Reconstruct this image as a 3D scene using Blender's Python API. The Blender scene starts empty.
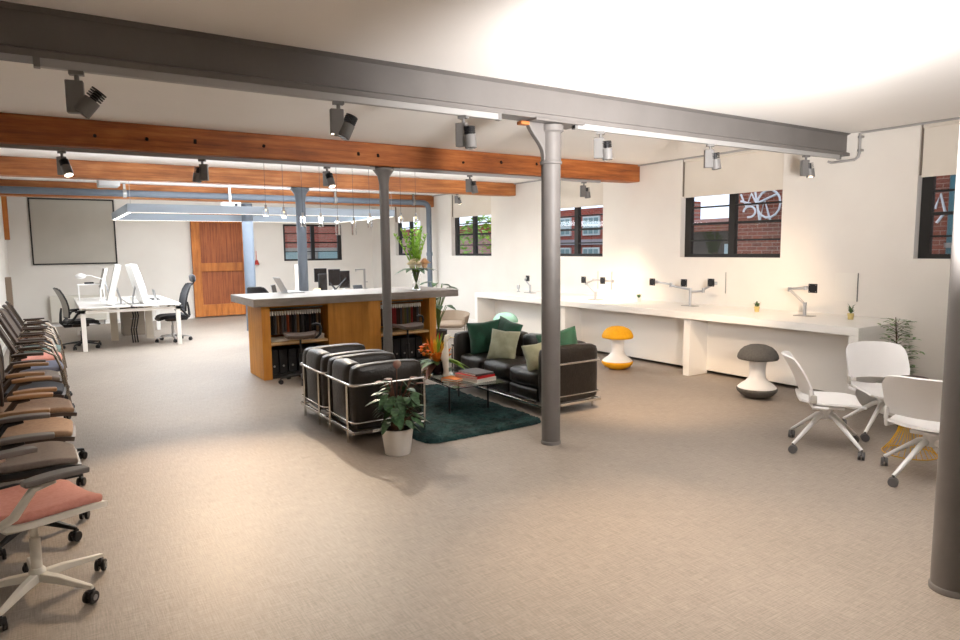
import bpy, bmesh, math, random
from mathutils import Vector, Matrix, noise
rnd = random.Random(7)
PI = math.pi
SC = bpy.context.scene
COL = SC.collection
R = math.radians

# ------------------------------------------------------------------ helpers
def lin(h):
    h = h.lstrip('#')
    out = []
    for i in (0, 2, 4):
        c = int(h[i:i+2], 16) / 255
        out.append(c/12.92 if c <= .04045 else ((c+.055)/1.055)**2.4)
    return (*out, 1)

class MB:
    def __init__(s):
        s.v = []; s.f = []; s.M = Matrix()
    def av(s, p):
        s.v.append(s.M @ Vector(p)); return len(s.v)-1
    def box(s, c, d, rot=None):
        m = Matrix.Translation(c)
        if rot: m = m @ Matrix.Rotation(rot[2], 4, 'Z') @ Matrix.Rotation(rot[1], 4, 'Y') @ Matrix.Rotation(rot[0], 4, 'X')
        i = [s.av(m @ Vector((x*d[0]/2, y*d[1]/2, z*d[2]/2))) for x in (-1, 1) for y in (-1, 1) for z in (-1, 1)]
        for q in ((0,1,3,2),(4,6,7,5),(0,4,5,1),(2,3,7,6),(0,2,6,4),(1,5,7,3)): s.f.append([i[k] for k in q])
        return s
    def bx(s, x0, x1, y0, y1, z0, z1):
        return s.box(((x0+x1)/2, (y0+y1)/2, (z0+z1)/2), (x1-x0, y1-y0, z1-z0))
    def loft(s, rings, cap=True, closed=True, loop=False):
        n = len(rings[0]); ids = [[s.av(p) for p in r] for r in rings]
        pairs = list(zip(ids, ids[1:])) + ([(ids[-1], ids[0])] if loop else [])
        for a, b in pairs:
            for k in range(n if closed else n-1):
                s.f.append([a[k], a[(k+1) % n], b[(k+1) % n], b[k]])
        if cap and closed and not loop:
            s.f.append(list(reversed(ids[0]))); s.f.append(ids[-1])
        return s
    def tube(s, pts, r, n=8, loop=False, flat=None):
        pts = [Vector(p) for p in pts]; N = len(pts)
        rs = r if isinstance(r, (list, tuple)) else [r]*N
        tang = []
        for i in range(N):
            if loop: t = pts[(i+1) % N]-pts[i-1]
            else: t = pts[min(i+1, N-1)]-pts[max(i-1, 0)]
            tang.append(t.normalized())
        u = tang[0].orthogonal().normalized(); rings = []
        for i in range(N):
            t = tang[i]; u = (u - t*u.dot(t))
            if u.length < 1e-6: u = t.orthogonal()
            u.normalize(); w = t.cross(u)
            rings.append([pts[i]+(u*math.cos(2*PI*k/n)+w*math.sin(2*PI*k/n))*rs[i] for k in range(n)])
        return s.loft(rings, loop=loop)
    def cyl(s, a, b, r, r2=None, n=20):
        return s.tube([a, b], [r, r if r2 is None else r2], n)
    def lathe(s, prof, c=(0, 0, 0), n=32):
        rings = [[(c[0]+max(r, 1e-4)*math.cos(2*PI*k/n), c[1]+max(r, 1e-4)*math.sin(2*PI*k/n), c[2]+z) for k in range(n)] for r, z in prof]
        return s.loft(rings)
    def sph(s, c, r, nu=16, nv=10):
        if not isinstance(r, (tuple, list)): r = (r, r, r)
        rings = []
        for j in range(nv+1):
            a = -PI/2+PI*j/nv; q = max(math.cos(a), 1e-3)
            rings.append([(c[0]+r[0]*q*math.cos(2*PI*k/nu), c[1]+r[1]*q*math.sin(2*PI*k/nu), c[2]+r[2]*math.sin(a)) for k in range(nu)])
        return s.loft(rings)
    def prism(s, pts, axis, a, b):
        def mk(p, t):
            return {'x': (t, p[0], p[1]), 'y': (p[0], t, p[1]), 'z': (p[0], p[1], t)}[axis]
        return s.loft([[mk(p, a) for p in pts], [mk(p, b) for p in pts]])
    def sheet(s, fn, nu, nv, th):
        """closed thick sheet: fn(u,v) -> point, u,v in 0..1"""
        P = [[Vector(fn(i/nu, j/nv)) for j in range(nv+1)] for i in range(nu+1)]
        def nrm(i, j):
            du = P[min(i+1, nu)][j]-P[max(i-1, 0)][j]; dv = P[i][min(j+1, nv)]-P[i][max(j-1, 0)]
            n = du.cross(dv); return n.normalized() if n.length > 1e-9 else Vector((0, 0, 1))
        A = [[s.av(P[i][j]+nrm(i, j)*th/2) for j in range(nv+1)] for i in range(nu+1)]
        B = [[s.av(P[i][j]-nrm(i, j)*th/2) for j in range(nv+1)] for i in range(nu+1)]
        for i in range(nu):
            for j in range(nv):
                s.f.append([A[i][j], A[i+1][j], A[i+1][j+1], A[i][j+1]])
                s.f.append([B[i][j], B[i][j+1], B[i+1][j+1], B[i+1][j]])
        for i in range(nu):
            s.f.append([A[i][0], B[i][0], B[i+1][0], A[i+1][0]]); s.f.append([A[i][nv], A[i+1][nv], B[i+1][nv], B[i][nv]])
        for j in range(nv):
            s.f.append([A[0][j], A[0][j+1], B[0][j+1], B[0][j]]); s.f.append([A[nu][j], B[nu][j], B[nu][j+1], A[nu][j+1]])
        return s
    def cushion(s, c, d, r=.04, puff=.015, n=10, rot=None, wr=0):
        bm = bmesh.new(); bmesh.ops.create_cube(bm, size=2)
        bmesh.ops.subdivide_edges(bm, edges=bm.edges[:], cuts=n, use_grid_fill=True)
        h = Vector(d)/2; m = Matrix.Translation(c)
        if rot: m = m @ Matrix.Rotation(rot[2], 4, 'Z') @ Matrix.Rotation(rot[1], 4, 'Y') @ Matrix.Rotation(rot[0], 4, 'X')
        r = min(r, min(h)*.95); base = len(s.v)
        bm.verts.ensure_lookup_table()
        for v in bm.verts:
            q = v.co.copy()
            p = Vector((q.x*h.x, q.y*h.y, q.z*h.z))
            inner = Vector([max(-(h[k]-r), min(h[k]-r, p[k])) for k in range(3)])
            dd = p-inner
            if dd.length > 1e-6: p = inner+dd.normalized()*r
            for k in range(3):
                a, b = (k+1) % 3, (k+2) % 3
                p[k] += puff*q[k]*(1-q[a]**2)*(1-q[b]**2)
            if wr: p += dd.normalized()*wr*noise.noise(p*14) if dd.length > 1e-6 else Vector()
            s.av(m @ p)
        for f in bm.faces: s.f.append([base+v.index for v in f.verts])
        bm.free(); return s
    def leaf(s, base, tip, width, up=Vector((0, 0, 1)), droop=.15, fold=.2, n=6):
        base = Vector(base); tip = Vector(tip); ax = tip-base; L = ax.length
        side = ax.cross(up)
        if side.length < 1e-5: side = ax.orthogonal()
        side.normalize(); nn = side.cross(ax).normalized()
        rows = []
        for i in range(n+1):
            t = i/n; w = width/2*(math.sin(PI*min(1, t**.8*.97+.03))**.8)
            c = base+ax*t-nn*0+Vector((0, 0, -1))*droop*L*t*t
            rows.append([s.av(c-side*w+nn*fold*w), s.av(c), s.av(c+side*w+nn*fold*w)])
        for a, b in zip(rows, rows[1:]):
            s.f.append([a[0], a[1], b[1], b[0]]); s.f.append([a[1], a[2], b[2], b[1]])
        return s
    def build(s, name, mat, parent=None, loc=None, rotz=0, bevel=0, seg=2, smooth=42, sub=0, kind=None, label=None, cat=None, group=None, norm=True):
        me = bpy.data.meshes.new(name); me.from_pydata([tuple(v) for v in s.v], [], s.f); me.validate()
        if norm:
            bm = bmesh.new(); bm.from_mesh(me); bmesh.ops.recalc_face_normals(bm, faces=bm.faces[:]); bm.to_mesh(me); bm.free()
        for m in (mat if isinstance(mat, (list, tuple)) else [mat]): me.materials.append(m)
        if smooth:
            for p in me.polygons: p.use_smooth = True
            me.set_sharp_from_angle(angle=R(smooth))
        o = bpy.data.objects.new(name, me); COL.objects.link(o)
        if parent is not None: o.parent = parent
        if loc is not None: o.location = loc
        o.rotation_euler.z = rotz
        if bevel:
            b = o.modifiers.new('bevel', 'BEVEL'); b.width = bevel; b.segments = seg; b.limit_method = 'ANGLE'; b.angle_limit = R(40)
        if sub:
            b = o.modifiers.new('sub', 'SUBSURF'); b.levels = sub; b.render_levels = sub
        if kind: o['kind'] = kind
        if label: o['label'] = label
        if cat: o['category'] = cat
        if group: o['group'] = group
        return o

def thing(name, label, cat, loc=(0, 0, 0), rotz=0, group=None):
    o = bpy.data.objects.new(name, None); COL.objects.link(o)
    o.empty_display_size = .1
    o.location = loc; o.rotation_euler.z = rotz
    o['label'] = label; o['category'] = cat
    if group: o['group'] = group
    return o
def copy_tree(o, parent=None):
    c = o.copy(); COL.objects.link(c)
    if parent is not None: c.parent = parent
    for ch in list(o.children): copy_tree(ch, c)
    return c
def dup(o, loc, rotz=None, label=None, group=None):
    c = copy_tree(o); c.location = loc
    if rotz is not None: c.rotation_euler.z = rotz
    if label: c['label'] = label
    if group: c['group'] = group
    return c

# ------------------------------------------------------------------ materials
MATS = {}
def mat(name, col, rough=.5, metal=0, col2=None, scale=8, stretch=(1, 1, 1), bump=0, bscale=None, spec=.5, coat=0, sheen=0, emis=None, estr=0, trans=0, ior=1.45, detail=4, lo=.35, hi=.65):
    if name in MATS: return MATS[name]
    m = bpy.data.materials.new(name); m.use_nodes = True; nt = m.node_tree; b = nt.nodes['Principled BSDF']
    b.inputs['Base Color'].default_value = lin(col); b.inputs['Roughness'].default_value = rough; b.inputs['Metallic'].default_value = metal
    b.inputs['Specular IOR Level'].default_value = spec; b.inputs['Coat Weight'].default_value = coat; b.inputs['Sheen Weight'].default_value = sheen
    b.inputs['Transmission Weight'].default_value = trans; b.inputs['IOR'].default_value = ior
    if emis: b.inputs['Emission Color'].default_value = lin(emis); b.inputs['Emission Strength'].default_value = estr
    if col2 or bump:
        tc = nt.nodes.new('ShaderNodeTexCoord'); mp = nt.nodes.new('ShaderNodeMapping'); mp.inputs['Scale'].default_value = stretch
        nt.links.new(tc.outputs['Object'], mp.inputs['Vector'])
        nz = nt.nodes.new('ShaderNodeTexNoise'); nz.inputs['Scale'].default_value = scale; nz.inputs['Detail'].default_value = detail
        nt.links.new(mp.outputs[0], nz.inputs['Vector'])
        if col2:
            rp = nt.nodes.new('ShaderNodeValToRGB'); rp.color_ramp.elements[0].position = lo; rp.color_ramp.elements[1].position = hi
            rp.color_ramp.elements[0].color = lin(col); rp.color_ramp.elements[1].color = lin(col2)
            nt.links.new(nz.outputs['Fac'], rp.inputs[0]); nt.links.new(rp.outputs[0], b.inputs['Base Color'])
        if bump:
            bp = nt.nodes.new('ShaderNodeBump'); bp.inputs['Strength'].default_value = bump; bp.inputs['Distance'].default_value = .02
            if bscale:
                n2 = nt.nodes.new('ShaderNodeTexNoise'); n2.inputs['Scale'].default_value = bscale; n2.inputs['Detail'].default_value = 3
                nt.links.new(mp.outputs[0], n2.inputs['Vector']); nt.links.new(n2.outputs['Fac'], bp.inputs['Height'])
            else: nt.links.new(nz.outputs['Fac'], bp.inputs['Height'])
            nt.links.new(bp.outputs[0], b.inputs['Normal'])
    MATS[name] = m; return m

def floor_mat():
    m = bpy.data.materials.new('woven_floor'); m.use_nodes = True; nt = m.node_tree; N = nt.nodes.new; L = nt.links.new
    b = nt.nodes['Principled BSDF']; b.inputs['Roughness'].default_value = .5; b.inputs['Specular IOR Level'].default_value = .4
    tc = N('ShaderNodeTexCoord')
    def nz(sc, detail=2):
        mp = N('ShaderNodeMapping'); mp.inputs['Scale'].default_value = sc; L(tc.outputs['Object'], mp.inputs[0])
        n = N('ShaderNodeTexNoise'); n.inputs['Scale'].default_value = 1; n.inputs['Detail'].default_value = detail; L(mp.outputs[0], n.inputs['Vector']); return n
    a = nz((170, 9, 1)); c = nz((7, 190, 1)); d = nz((70, 70, 1)); g = nz((.8, .8, 1), 4)
    def add(x, y, k):
        q = N('ShaderNodeMath'); q.operation = 'MULTIPLY_ADD'; q.inputs[1].default_value = k; L(x, q.inputs[0]); L(y, q.inputs[2]); return q.outputs[0]
    z = N('ShaderNodeMath'); z.operation = 'MULTIPLY'; z.inputs[1].default_value = .4; L(a.outputs['Fac'], z.inputs[0])
    s1 = add(c.outputs['Fac'], z.outputs[0], .4); s2 = add(d.outputs['Fac'], s1, .2)
    rp = N('ShaderNodeValToRGB'); rp.color_ramp.elements[0].position = .38; rp.color_ramp.elements[1].position = .62
    rp.color_ramp.elements[0].color = lin('897f75'); rp.color_ramp.elements[1].color = lin('a89c90'); L(s2, rp.inputs[0])
    r2 = N('ShaderNodeValToRGB'); r2.color_ramp.elements[0].position = .3; r2.color_ramp.elements[1].position = .7; r2.color_ramp.elements[0].color = (.86, .86, .86, 1); r2.color_ramp.elements[1].color = (1, 1, 1, 1); L(g.outputs['Fac'], r2.inputs[0])
    mc = N('ShaderNodeMix'); mc.data_type = 'RGBA'; mc.blend_type = 'MULTIPLY'; mc.inputs['Factor'].default_value = 1; L(rp.outputs[0], mc.inputs['A']); L(r2.outputs[0], mc.inputs['B'])
    L(mc.outputs['Result'], b.inputs['Base Color'])
    bp = N('ShaderNodeBump'); bp.inputs['Strength'].default_value = .3; bp.inputs['Distance'].default_value = .004; L(s2, bp.inputs['Height']); L(bp.outputs[0], b.inputs['Normal'])
    return m
def brick_mat(name, c1, c2, mortar, axis):
    m = bpy.data.materials.new(name); m.use_nodes = True; nt = m.node_tree; N = nt.nodes.new; L = nt.links.new
    b = nt.nodes['Principled BSDF']; b.inputs['Roughness'].default_value = .9
    tc = N('ShaderNodeTexCoord'); sp = N('ShaderNodeSeparateXYZ'); cb = N('ShaderNodeCombineXYZ'); L(tc.outputs['Object'], sp.inputs[0])
    L(sp.outputs['Y' if axis == 'x' else 'X'], cb.inputs[0]); L(sp.outputs['Z'], cb.inputs[1])
    br = N('ShaderNodeTexBrick'); br.inputs['Color1'].default_value = lin(c1); br.inputs['Color2'].default_value = lin(c2); br.inputs['Mortar'].default_value = lin(mortar)
    br.inputs['Scale'].default_value = 1; br.inputs['Brick Width'].default_value = .2; br.inputs['Row Height'].default_value = .066; br.inputs['Mortar Size'].default_value = .005
    L(cb.outputs[0], br.inputs['Vector']); L(br.outputs['Color'], b.inputs['Base Color']); return m
def timber_mat(name, a, bcol, dark, stretch):
    m = bpy.data.materials.new(name); m.use_nodes = True; nt = m.node_tree; N = nt.nodes.new; L = nt.links.new
    b = nt.nodes['Principled BSDF']; b.inputs['Roughness'].default_value = .55
    tc = N('ShaderNodeTexCoord'); mp = N('ShaderNodeMapping'); mp.inputs['Scale'].default_value = stretch; L(tc.outputs['Object'], mp.inputs[0])
    n1 = N('ShaderNodeTexNoise'); n1.inputs['Scale'].default_value = 3; n1.inputs['Detail'].default_value = 8; n1.inputs['Roughness'].default_value = .7; L(mp.outputs[0], n1.inputs['Vector'])
    rp = N('ShaderNodeValToRGB'); e = rp.color_ramp.elements; e[0].position = .3; e[0].color = lin(dark); e[1].position = .72; e[1].color = lin(bcol)
    q = e.new(.5); q.color = lin(a); L(n1.outputs['Fac'], rp.inputs[0])
    n2 = N('ShaderNodeTexNoise'); n2.inputs['Scale'].default_value = 1.3; n2.inputs['Detail'].default_value = 4; L(tc.outputs['Object'], n2.inputs['Vector'])
    r2 = N('ShaderNodeValToRGB'); r2.color_ramp.elements[0].position = .3; r2.color_ramp.elements[0].color = (.5, .45, .42, 1); r2.color_ramp.elements[1].position = .6; r2.color_ramp.elements[1].color = (1, 1, 1, 1); L(n2.outputs['Fac'], r2.inputs[0])
    mc = N('ShaderNodeMix'); mc.data_type = 'RGBA'; mc.blend_type = 'MULTIPLY'; mc.inputs['Factor'].default_value = .8; L(rp.outputs[0], mc.inputs['A']); L(r2.outputs[0], mc.inputs['B'])
    L(mc.outputs['Result'], b.inputs['Base Color'])
    bp = N('ShaderNodeBump'); bp.inputs['Strength'].default_value = .35; bp.inputs['Distance'].default_value = .01; L(n1.outputs['Fac'], bp.inputs['Height']); L(bp.outputs[0], b.inputs['Normal'])
    return m

FLOOR = floor_mat()
WALL = mat('wall_paint', 'e2dcd4', .8, col2='e6e1d9', scale=1.5, bump=.05, bscale=30)
CEIL = mat('ceiling_paint', 'f1eeea', .85, col2='f5f2ee', scale=.8, bump=.04, bscale=12)
GREY = mat('grey_paint', '6b6764', .5, col2='716d6a', scale=3, bump=.05, bscale=25)
PIPE = mat('cool_lit_grey_paint', '5f6874', .5, col2='67707b', scale=3)  # blue tint of the cool lamps put into the grey paint colour
TRK = mat('track_grey', 'a3a19f', .45)
HEAD = mat('spotlight_grey', '6f6d6b', .45)
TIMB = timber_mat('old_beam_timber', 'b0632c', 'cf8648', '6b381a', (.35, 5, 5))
TIMB2 = timber_mat('lit_beam_timber', 'b87038', 'd79a62', '7d4721', (.35, 5, 5))  # same timber as the near beam, its brighter lighting put into the colour
DOORF = timber_mat('door_frame_timber', 'c8772f', 'd68f45', '9a571f', (4, 4, .4))
DOORP = timber_mat('door_panel_timber', 'a2582c', 'b96c38', '74391a', (9, 5, .4))
OAK = timber_mat('oak_veneer', 'cd8a2e', 'd89a42', 'b37324', (5, 5, .35))
OAKS = mat('pale_oak_shelf', 'd9b98a', .5, col2='cba873', scale=4, stretch=(1, 6, 6))
CONC = mat('concrete_top', '867e77', .5, col2='938b84', scale=6, stretch=(1, 4, 4), bump=.05)
WHITE = mat('white_laminate', 'eeebe6', .3)
WPL = mat('white_plastic', 'f0efee', .35)
OFFW = mat('offwhite_metal', 'd9d4c8', .4)
LEA = mat('black_leather', '17130f', .38, col2='211b16', scale=20, bump=.25, bscale=55, spec=.6)
CHR = mat('chrome', 'd8d6d2', .14, 1)
DCHR = mat('bronzed_chrome', '8f857a', .25, 1)
STEEL = mat('brushed_steel', 'a9a8a6', .35, 1)
BLK = mat('black_plastic', '17171a', .45)
DGR = mat('dark_grey_fabric', '25252a', .85, sheen=.2, bump=.15, bscale=200)
GLASS = mat('clear_glass', 'ffffff', .02, trans=1, ior=1.45)
TGLASS = mat('table_glass', 'd8e4dc', .02, trans=1, ior=1.45)
def pane_mat():
    m = bpy.data.materials.new('window_pane_glass'); m.use_nodes = True; nt = m.node_tree; nt.nodes.clear(); N = nt.nodes.new
    o = N('ShaderNodeOutputMaterial'); a = N('ShaderNodeBsdfTransparent'); g = N('ShaderNodeBsdfGlossy'); g.inputs['Roughness'].default_value = .02
    x = N('ShaderNodeMixShader'); x.inputs[0].default_value = .05
    nt.links.new(a.outputs[0], x.inputs[1]); nt.links.new(g.outputs[0], x.inputs[2]); nt.links.new(x.outputs[0], o.inputs[0]); return m
PANE = pane_mat()
WFR = mat('window_frame_black', '23211f', .5)
BLIND = mat('blind_fabric', 'd8cfc2', .9, col2='dcd4c8', scale=2)
BLINDG = mat('grey_blind_fabric', 'b3ada2', .9, col2='b8b2a7', scale=2)
YEL = mat('yellow_fabric', 'f5b210', .7, col2='eea808', scale=30)
STG = mat('stool_grey_fabric', '55524f', .85, col2='5e5b57', scale=60, bump=.1)
MINT = mat('mint_fabric', 'a9dcc8', .8)
GREEN = mat('green_velvet', '0b3a28', .75, sheen=.25, col2='104a34', scale=10, bump=.2, bscale=30)
SAGE = mat('sage_velvet', '93957b', .75, sheen=.2, col2='a5a68d', scale=10, bump=.2, bscale=30)
RUG = mat('teal_pile', '071d1e', .95, col2='1f4443', scale=9, detail=6, bump=1, bscale=60, lo=.3, hi=.7)  # tone variation also puts the pile's highlights into the colour
PINK = mat('pink_fabric', 'c98677', .85, col2='d09182', scale=60, bump=.12, bscale=250)
GRF = mat('warm_grey_fabric', '6d625b', .85, col2='756a62', scale=60, bump=.12, bscale=250)
TAN = mat('tan_fabric', '8b7059', .8, col2='957a62', scale=40, bump=.12, bscale=250)
SLATE = mat('slate_blue_fabric', '66697a', .85)
DKF = mat('charcoal_fabric', '33343a', .85)
TEALF = mat('grey_green_fabric', '5d6f6a', .85)
ARMG = mat('grey_arm_pad', '68625e', .55)
ARMT = mat('tan_arm_pad', '94714f', .55)
BRN = mat('dark_brown_plastic', '3c2e26', .5)
MESHB = mat('mesh_back_brown', '5d5046', .8, col2='6a5c50', scale=120)
LEAF = mat('leaf_green', '33542a', .45, col2='4a6e38', scale=9)
LEAFD = mat('leaf_dark_striped', '1f3a22', .4, col2='4f6f4a', scale=26, stretch=(1, 1, 3))
LEAFB = mat('leaf_burgundy', '5b2f22', .5, col2='6d3f28', scale=9)
LEAFL = mat('leaf_lime', '9cc24a', .45, col2='7cab30', scale=14)
STEM = mat('stem_green', '55692f', .6)
WOODY = mat('twig_brown', '5a4a38', .8)
SOIL = mat('potting_soil', '2d211a', .95, bump=.5, bscale=60)
POTW = mat('white_ceramic', 'e9e6e0', .4)
DKV = mat('dark_glass_vase', '2a1418', .15)
ORG = mat('orange_petal', 'e8701a', .5, col2='f08c2c', scale=20)
YPET = mat('yellow_petal', 'ecc23a', .5)
CREAM = mat('cream_petal', 'ecdcb8', .6, col2='f4ead0', scale=20)
BLUSH = mat('blush_petal', 'e3bb90', .6)
RED = mat('red_cover', 'c8201f', .4)
GCOV = mat('grey_cover', '4b4648', .5)
PAPER = mat('paper_white', 'e8e4dc', .7)
ORC = mat('orange_cover', 'e3893a', .5)
GOLD = mat('yellow_wire', 'd9a520', .35, .3)
SCRN = mat('dark_screen', '1b1716', .2)
WSCR = mat('white_monitor_shell', 'edebe8', .35)
ALU = mat('laptop_silver', 'b9b9bb', .35, .8)
def glow(name, col, s): return mat(name, col, .5, emis=col, estr=s)
LENS = glow('lit_lens', 'fff0d8', 6)
TUBE = glow('white_light_strip', 'fff6ea', 2)
BULB = glow('warm_bulb', 'ffe2b0', 2.2)

# ------------------------------------------------------------------ room constants
W = 7.84; XL = -.75; YB = 17.8; YF = -3.0; H = 2.93; TW = .22
def struct(mb, name, m, **k):
    return mb.build(name, m, kind='structure', **k)

mb = MB(); mb.bx(XL-.4, W+TW, YF-.3, YB+.4, -.2, 0); struct(mb, 'floor', FLOOR, smooth=0)
mb = MB(); mb.bx(XL-.4, W+TW, YF-.3, YB+.4, H, H+.2); struct(mb, 'ceiling', CEIL, smooth=0)
mb = MB(); mb.bx(XL-.3, XL, YF-.3, YB+.4, 0, H); struct(mb, 'wall_left', WALL, smooth=0)
mb = MB(); mb.bx(XL, W+TW, YF-.3, YF, 0, H); struct(mb, 'wall_front', WALL, smooth=0)
# right wall with deep window bays that run up to the ceiling
WINS = [(1.95, 3.50), (5.06, 6.67), (8.31, 9.87), (11.67, 13.32), (14.85, 16.30)]
SILL = 1.50
mb = MB(); y = YF
for a, b in WINS:
    mb.bx(W, W+TW, y, a, 0, H); mb.bx(W, W+TW, a, b, 0, SILL); y = b
mb.bx(W, W+TW, y, YB+.4, 0, H)
struct(mb, 'wall_right', WALL, smooth=0)
BWX = (5.28, 6.92, 1.38, 2.36)
mb = MB()
mb.bx(XL, BWX[0], YB, YB+TW, 0, H); mb.bx(BWX[1], W, YB, YB+TW, 0, H); mb.bx(BWX[0], BWX[1], YB, YB+TW, 0, BWX[2]); mb.bx(BWX[0], BWX[1], YB, YB+TW, BWX[3], H)
struct(mb, 'wall_back', WALL, smooth=0)
mb = MB(); mb.bx(XL, 2.93, YB-.02, YB, 0, .1); mb.bx(4.4, W, YB-.02, YB, 0, .1); struct(mb, 'baseboard_back', WHITE)
mb = MB(); mb.bx(XL, XL+.02, YF, YB-.02, 0, .1); struct(mb, 'baseboard_left', WHITE)
mb = MB(); mb.bx(W-.02, W, 10.75, YB-.02, 0, .1); mb.bx(W-.02, W, YF, 3.3, 0, .1); struct(mb, 'baseboard_right', WHITE)
mb = MB(); mb.bx(XL, XL+.09, 17.1, 17.28, 1.95, 2.93); struct(mb, 'trim_1', DOORF, bevel=.006)
mb = MB(); mb.bx(XL, XL+.1, 15.9, 16.1, 0, 1.2); struct(mb, 'trim_2', mat('taupe_paint', '8a7866', .6), bevel=.006)

def window(n, a, b, z0, z1, plane, axis, ncol=2, nrow=4):
    """steel framed window; local u runs along the wall"""
    L = b-a; h = z1-z0; t = .05
    def bar(m, u0, u1, v0, v1, d=.06):
        if axis == 'x': m.bx(-d/2, d/2, u0, u1, v0, v1)
        else: m.bx(u0, u1, -d/2, d/2, v0, v1)
    f = MB(); bar(f, 0, .06, 0, h); bar(f, L-.11, L, 0, h); bar(f, .06, L-.11, 0, .05); bar(f, .06, L-.11, h-.05, h)
    loc = (plane, a, z0) if axis == 'x' else (a, plane, z0)
    o = f.build('window_%d' % n, WFR, loc=loc, kind='structure')
    c = L*.5; g = MB(); bar(g, c-.05, c+.05, .05, h-.05, .07); g.build('mullion', WFR, o)
    for j in range(1, nrow):
        g = MB(); z = h*j/nrow; w = .022 if j != 2 else .035
        bar(g, .06, L-.11, z-w/2, z+w/2, .04); g.build('glazing_bar', WFR, o)
    for (u0, u1) in ((.06, c-.05), (c+.05, L-.11)):
        g = MB()
        for j in range(nrow):
            bar(g, u0, u1, h*j/nrow+.012, h*(j+1)/nrow-.012, .004)
        g.build('pane', PANE, o, smooth=0)
    return o
for i, (a, b) in enumerate(WINS):
    window(i+1, a, b, SILL, H, W+.13, 'x', nrow=6)
window(6, BWX[0], BWX[1], BWX[2], BWX[3], YB+.08, 'y')

# blinds in the bays
bl_lab = ['cream roller blind over the rightmost window by the front column', 'wide cream roller blind over the graffiti-view window above the desk',
          'cream roller blind above the window behind the middle grey column', 'cream roller blind over the window with green shrub outside', 'cream roller blind over the far narrow window behind the tall flowers']
for i, (a, b) in enumerate(WINS):
    t = thing('roller_blind', bl_lab[i], 'blind', (W+.05, (a+b)/2, 2.385), 0, 'roller blinds along the right wall')
    m = MB(); m.bx(-.003, .003, -(b-a)/2+.015, (b-a)/2-.015, 0, H-2.385-.03); m.build('fabric', BLIND, t)
    m = MB(); m.bx(-.01, .01, -(b-a)/2+.012, (b-a)/2-.012, -.02, .0); m.build('bottom_bar', BLIND, t)
    m = MB(); m.cyl((0, -(b-a)/2+.01, H-2.385-.03), (0, (b-a)/2-.01, H-2.385-.03), .025); m.build('roller', BLIND, t)
    m = MB(); m.bx(-.025, .012, (b-a)/2-.014, (b-a)/2-.002, .0, H-2.385-.01); m.build('side_channel', mat('channel_brown', '6e6358', .6), t)

# back wall covered panel
t = thing('window_screen', 'large square grey blind in a thin black frame on the back wall', 'blind', (.52, YB, 1.43))
m = MB(); m.bx(-.8, .8, -.02, -.004, 0, 1.42); m.build('fabric', BLINDG, t)
m = MB()
for q in ((-.83, -.8, 0, 1.42), (.8, .83, 0, 1.42), (-.83, .83, -.03, 0), (-.83, .83, 1.42, 1.45)): m.bx(q[0], q[1], -.035, -.002, q[2], q[3])
m.build('frame', WFR, t)

# sliding timber door
d = MB(); d.bx(0, 1.36, -.07, -.01, 0, 2.56)
do = d.build('door_1', DOORP, loc=(2.98, YB, .03), kind='structure')
m = MB()
for q in ((0, .2, 0, 2.56), (1.2, 1.36, 0, 2.56), (.2, 1.2, 0, .3), (.2, 1.2, 1.13, 1.34), (.2, 1.2, 2.34, 2.56)): m.bx(q[0], q[1], -.105, -.07, q[2], q[3])
m.build('frame', DOORF, do, bevel=.006)
m = MB()
for i in range(1, 8): m.bx(.2+i*.125-.002, .2+i*.125+.002, -.0715, -.069, .3, 2.34)
m.build('plank_joint', mat('joint_dark', '4a2410', .7), do)
m = MB(); m.bx(1.26, 1.3, -.14, -.105, 1.0, 1.25); m.build('door_handle', WFR, do)
m = MB(); m.bx(-.05, 1.9, -.1, -.04, 2.57, 2.64); m.build('slide_rail', WFR, do)

# radiator
t = thing('radiator', 'white panel radiator below the grey blind on the back wall', 'radiator', (.5, YB, .1))
m = MB(); m.bx(-.55, .55, -.13, -.06, 0, .6); m.build('panel', OFFW, t, bevel=.012)
m = MB()
for i in range(22): m.bx(-.52+i*.049, -.495+i*.049, -.138, -.129, .06, .54)
m.build('ribs', OFFW, t)
for s in (-.45, .45):
    m = MB(); m.bx(s-.03, s+.03, -.07, -.002, .3, .4); m.build('bracket', OFFW, t)
m = MB(); m.cyl((.5, -.09, 0), (.5, -.09, -.098), .012); m.build('valve_pipe', STEEL, t)

# small red pendant hung on back wall
t = thing('wall_ornament', 'small red tassel ornament hanging on the back wall beside the timber door', 'ornament', (4.55, YB-.03, 1.3))
m = MB(); m.cyl((0, 0, 0), (0, 0, .12), .07, .03, 12); m.build('tassel', mat('red_tassel', 'a8352a', .8), t)
m = MB(); m.cyl((0, 0, .12), (0, .025, .36), .006, n=6); m.build('cord', RED, t)

# ------------------------------------------------------------------ beams, columns, pipes
YBEAM = 4.32
m = MB(); zb = 2.676; hw = .085
prof = [(-hw, zb), (hw, zb), (hw, zb+.035), (.025, zb+.05), (.025, H-.02), (hw, H-.01), (hw, H), (-hw, H), (-hw, H-.004), (-.045, H-.02), (-.045, zb+.05), (-hw, zb+.035)]
m.prism([(p[0], p[1]-zb) for p in prof], 'x', -.75-3.6, W-3.6)
m.build('steel_beam', GREY, loc=(3.6, YBEAM, zb), smooth=30, label='grey painted steel beam crossing the ceiling in front, spotlights hung beneath', cat='beam')

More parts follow.
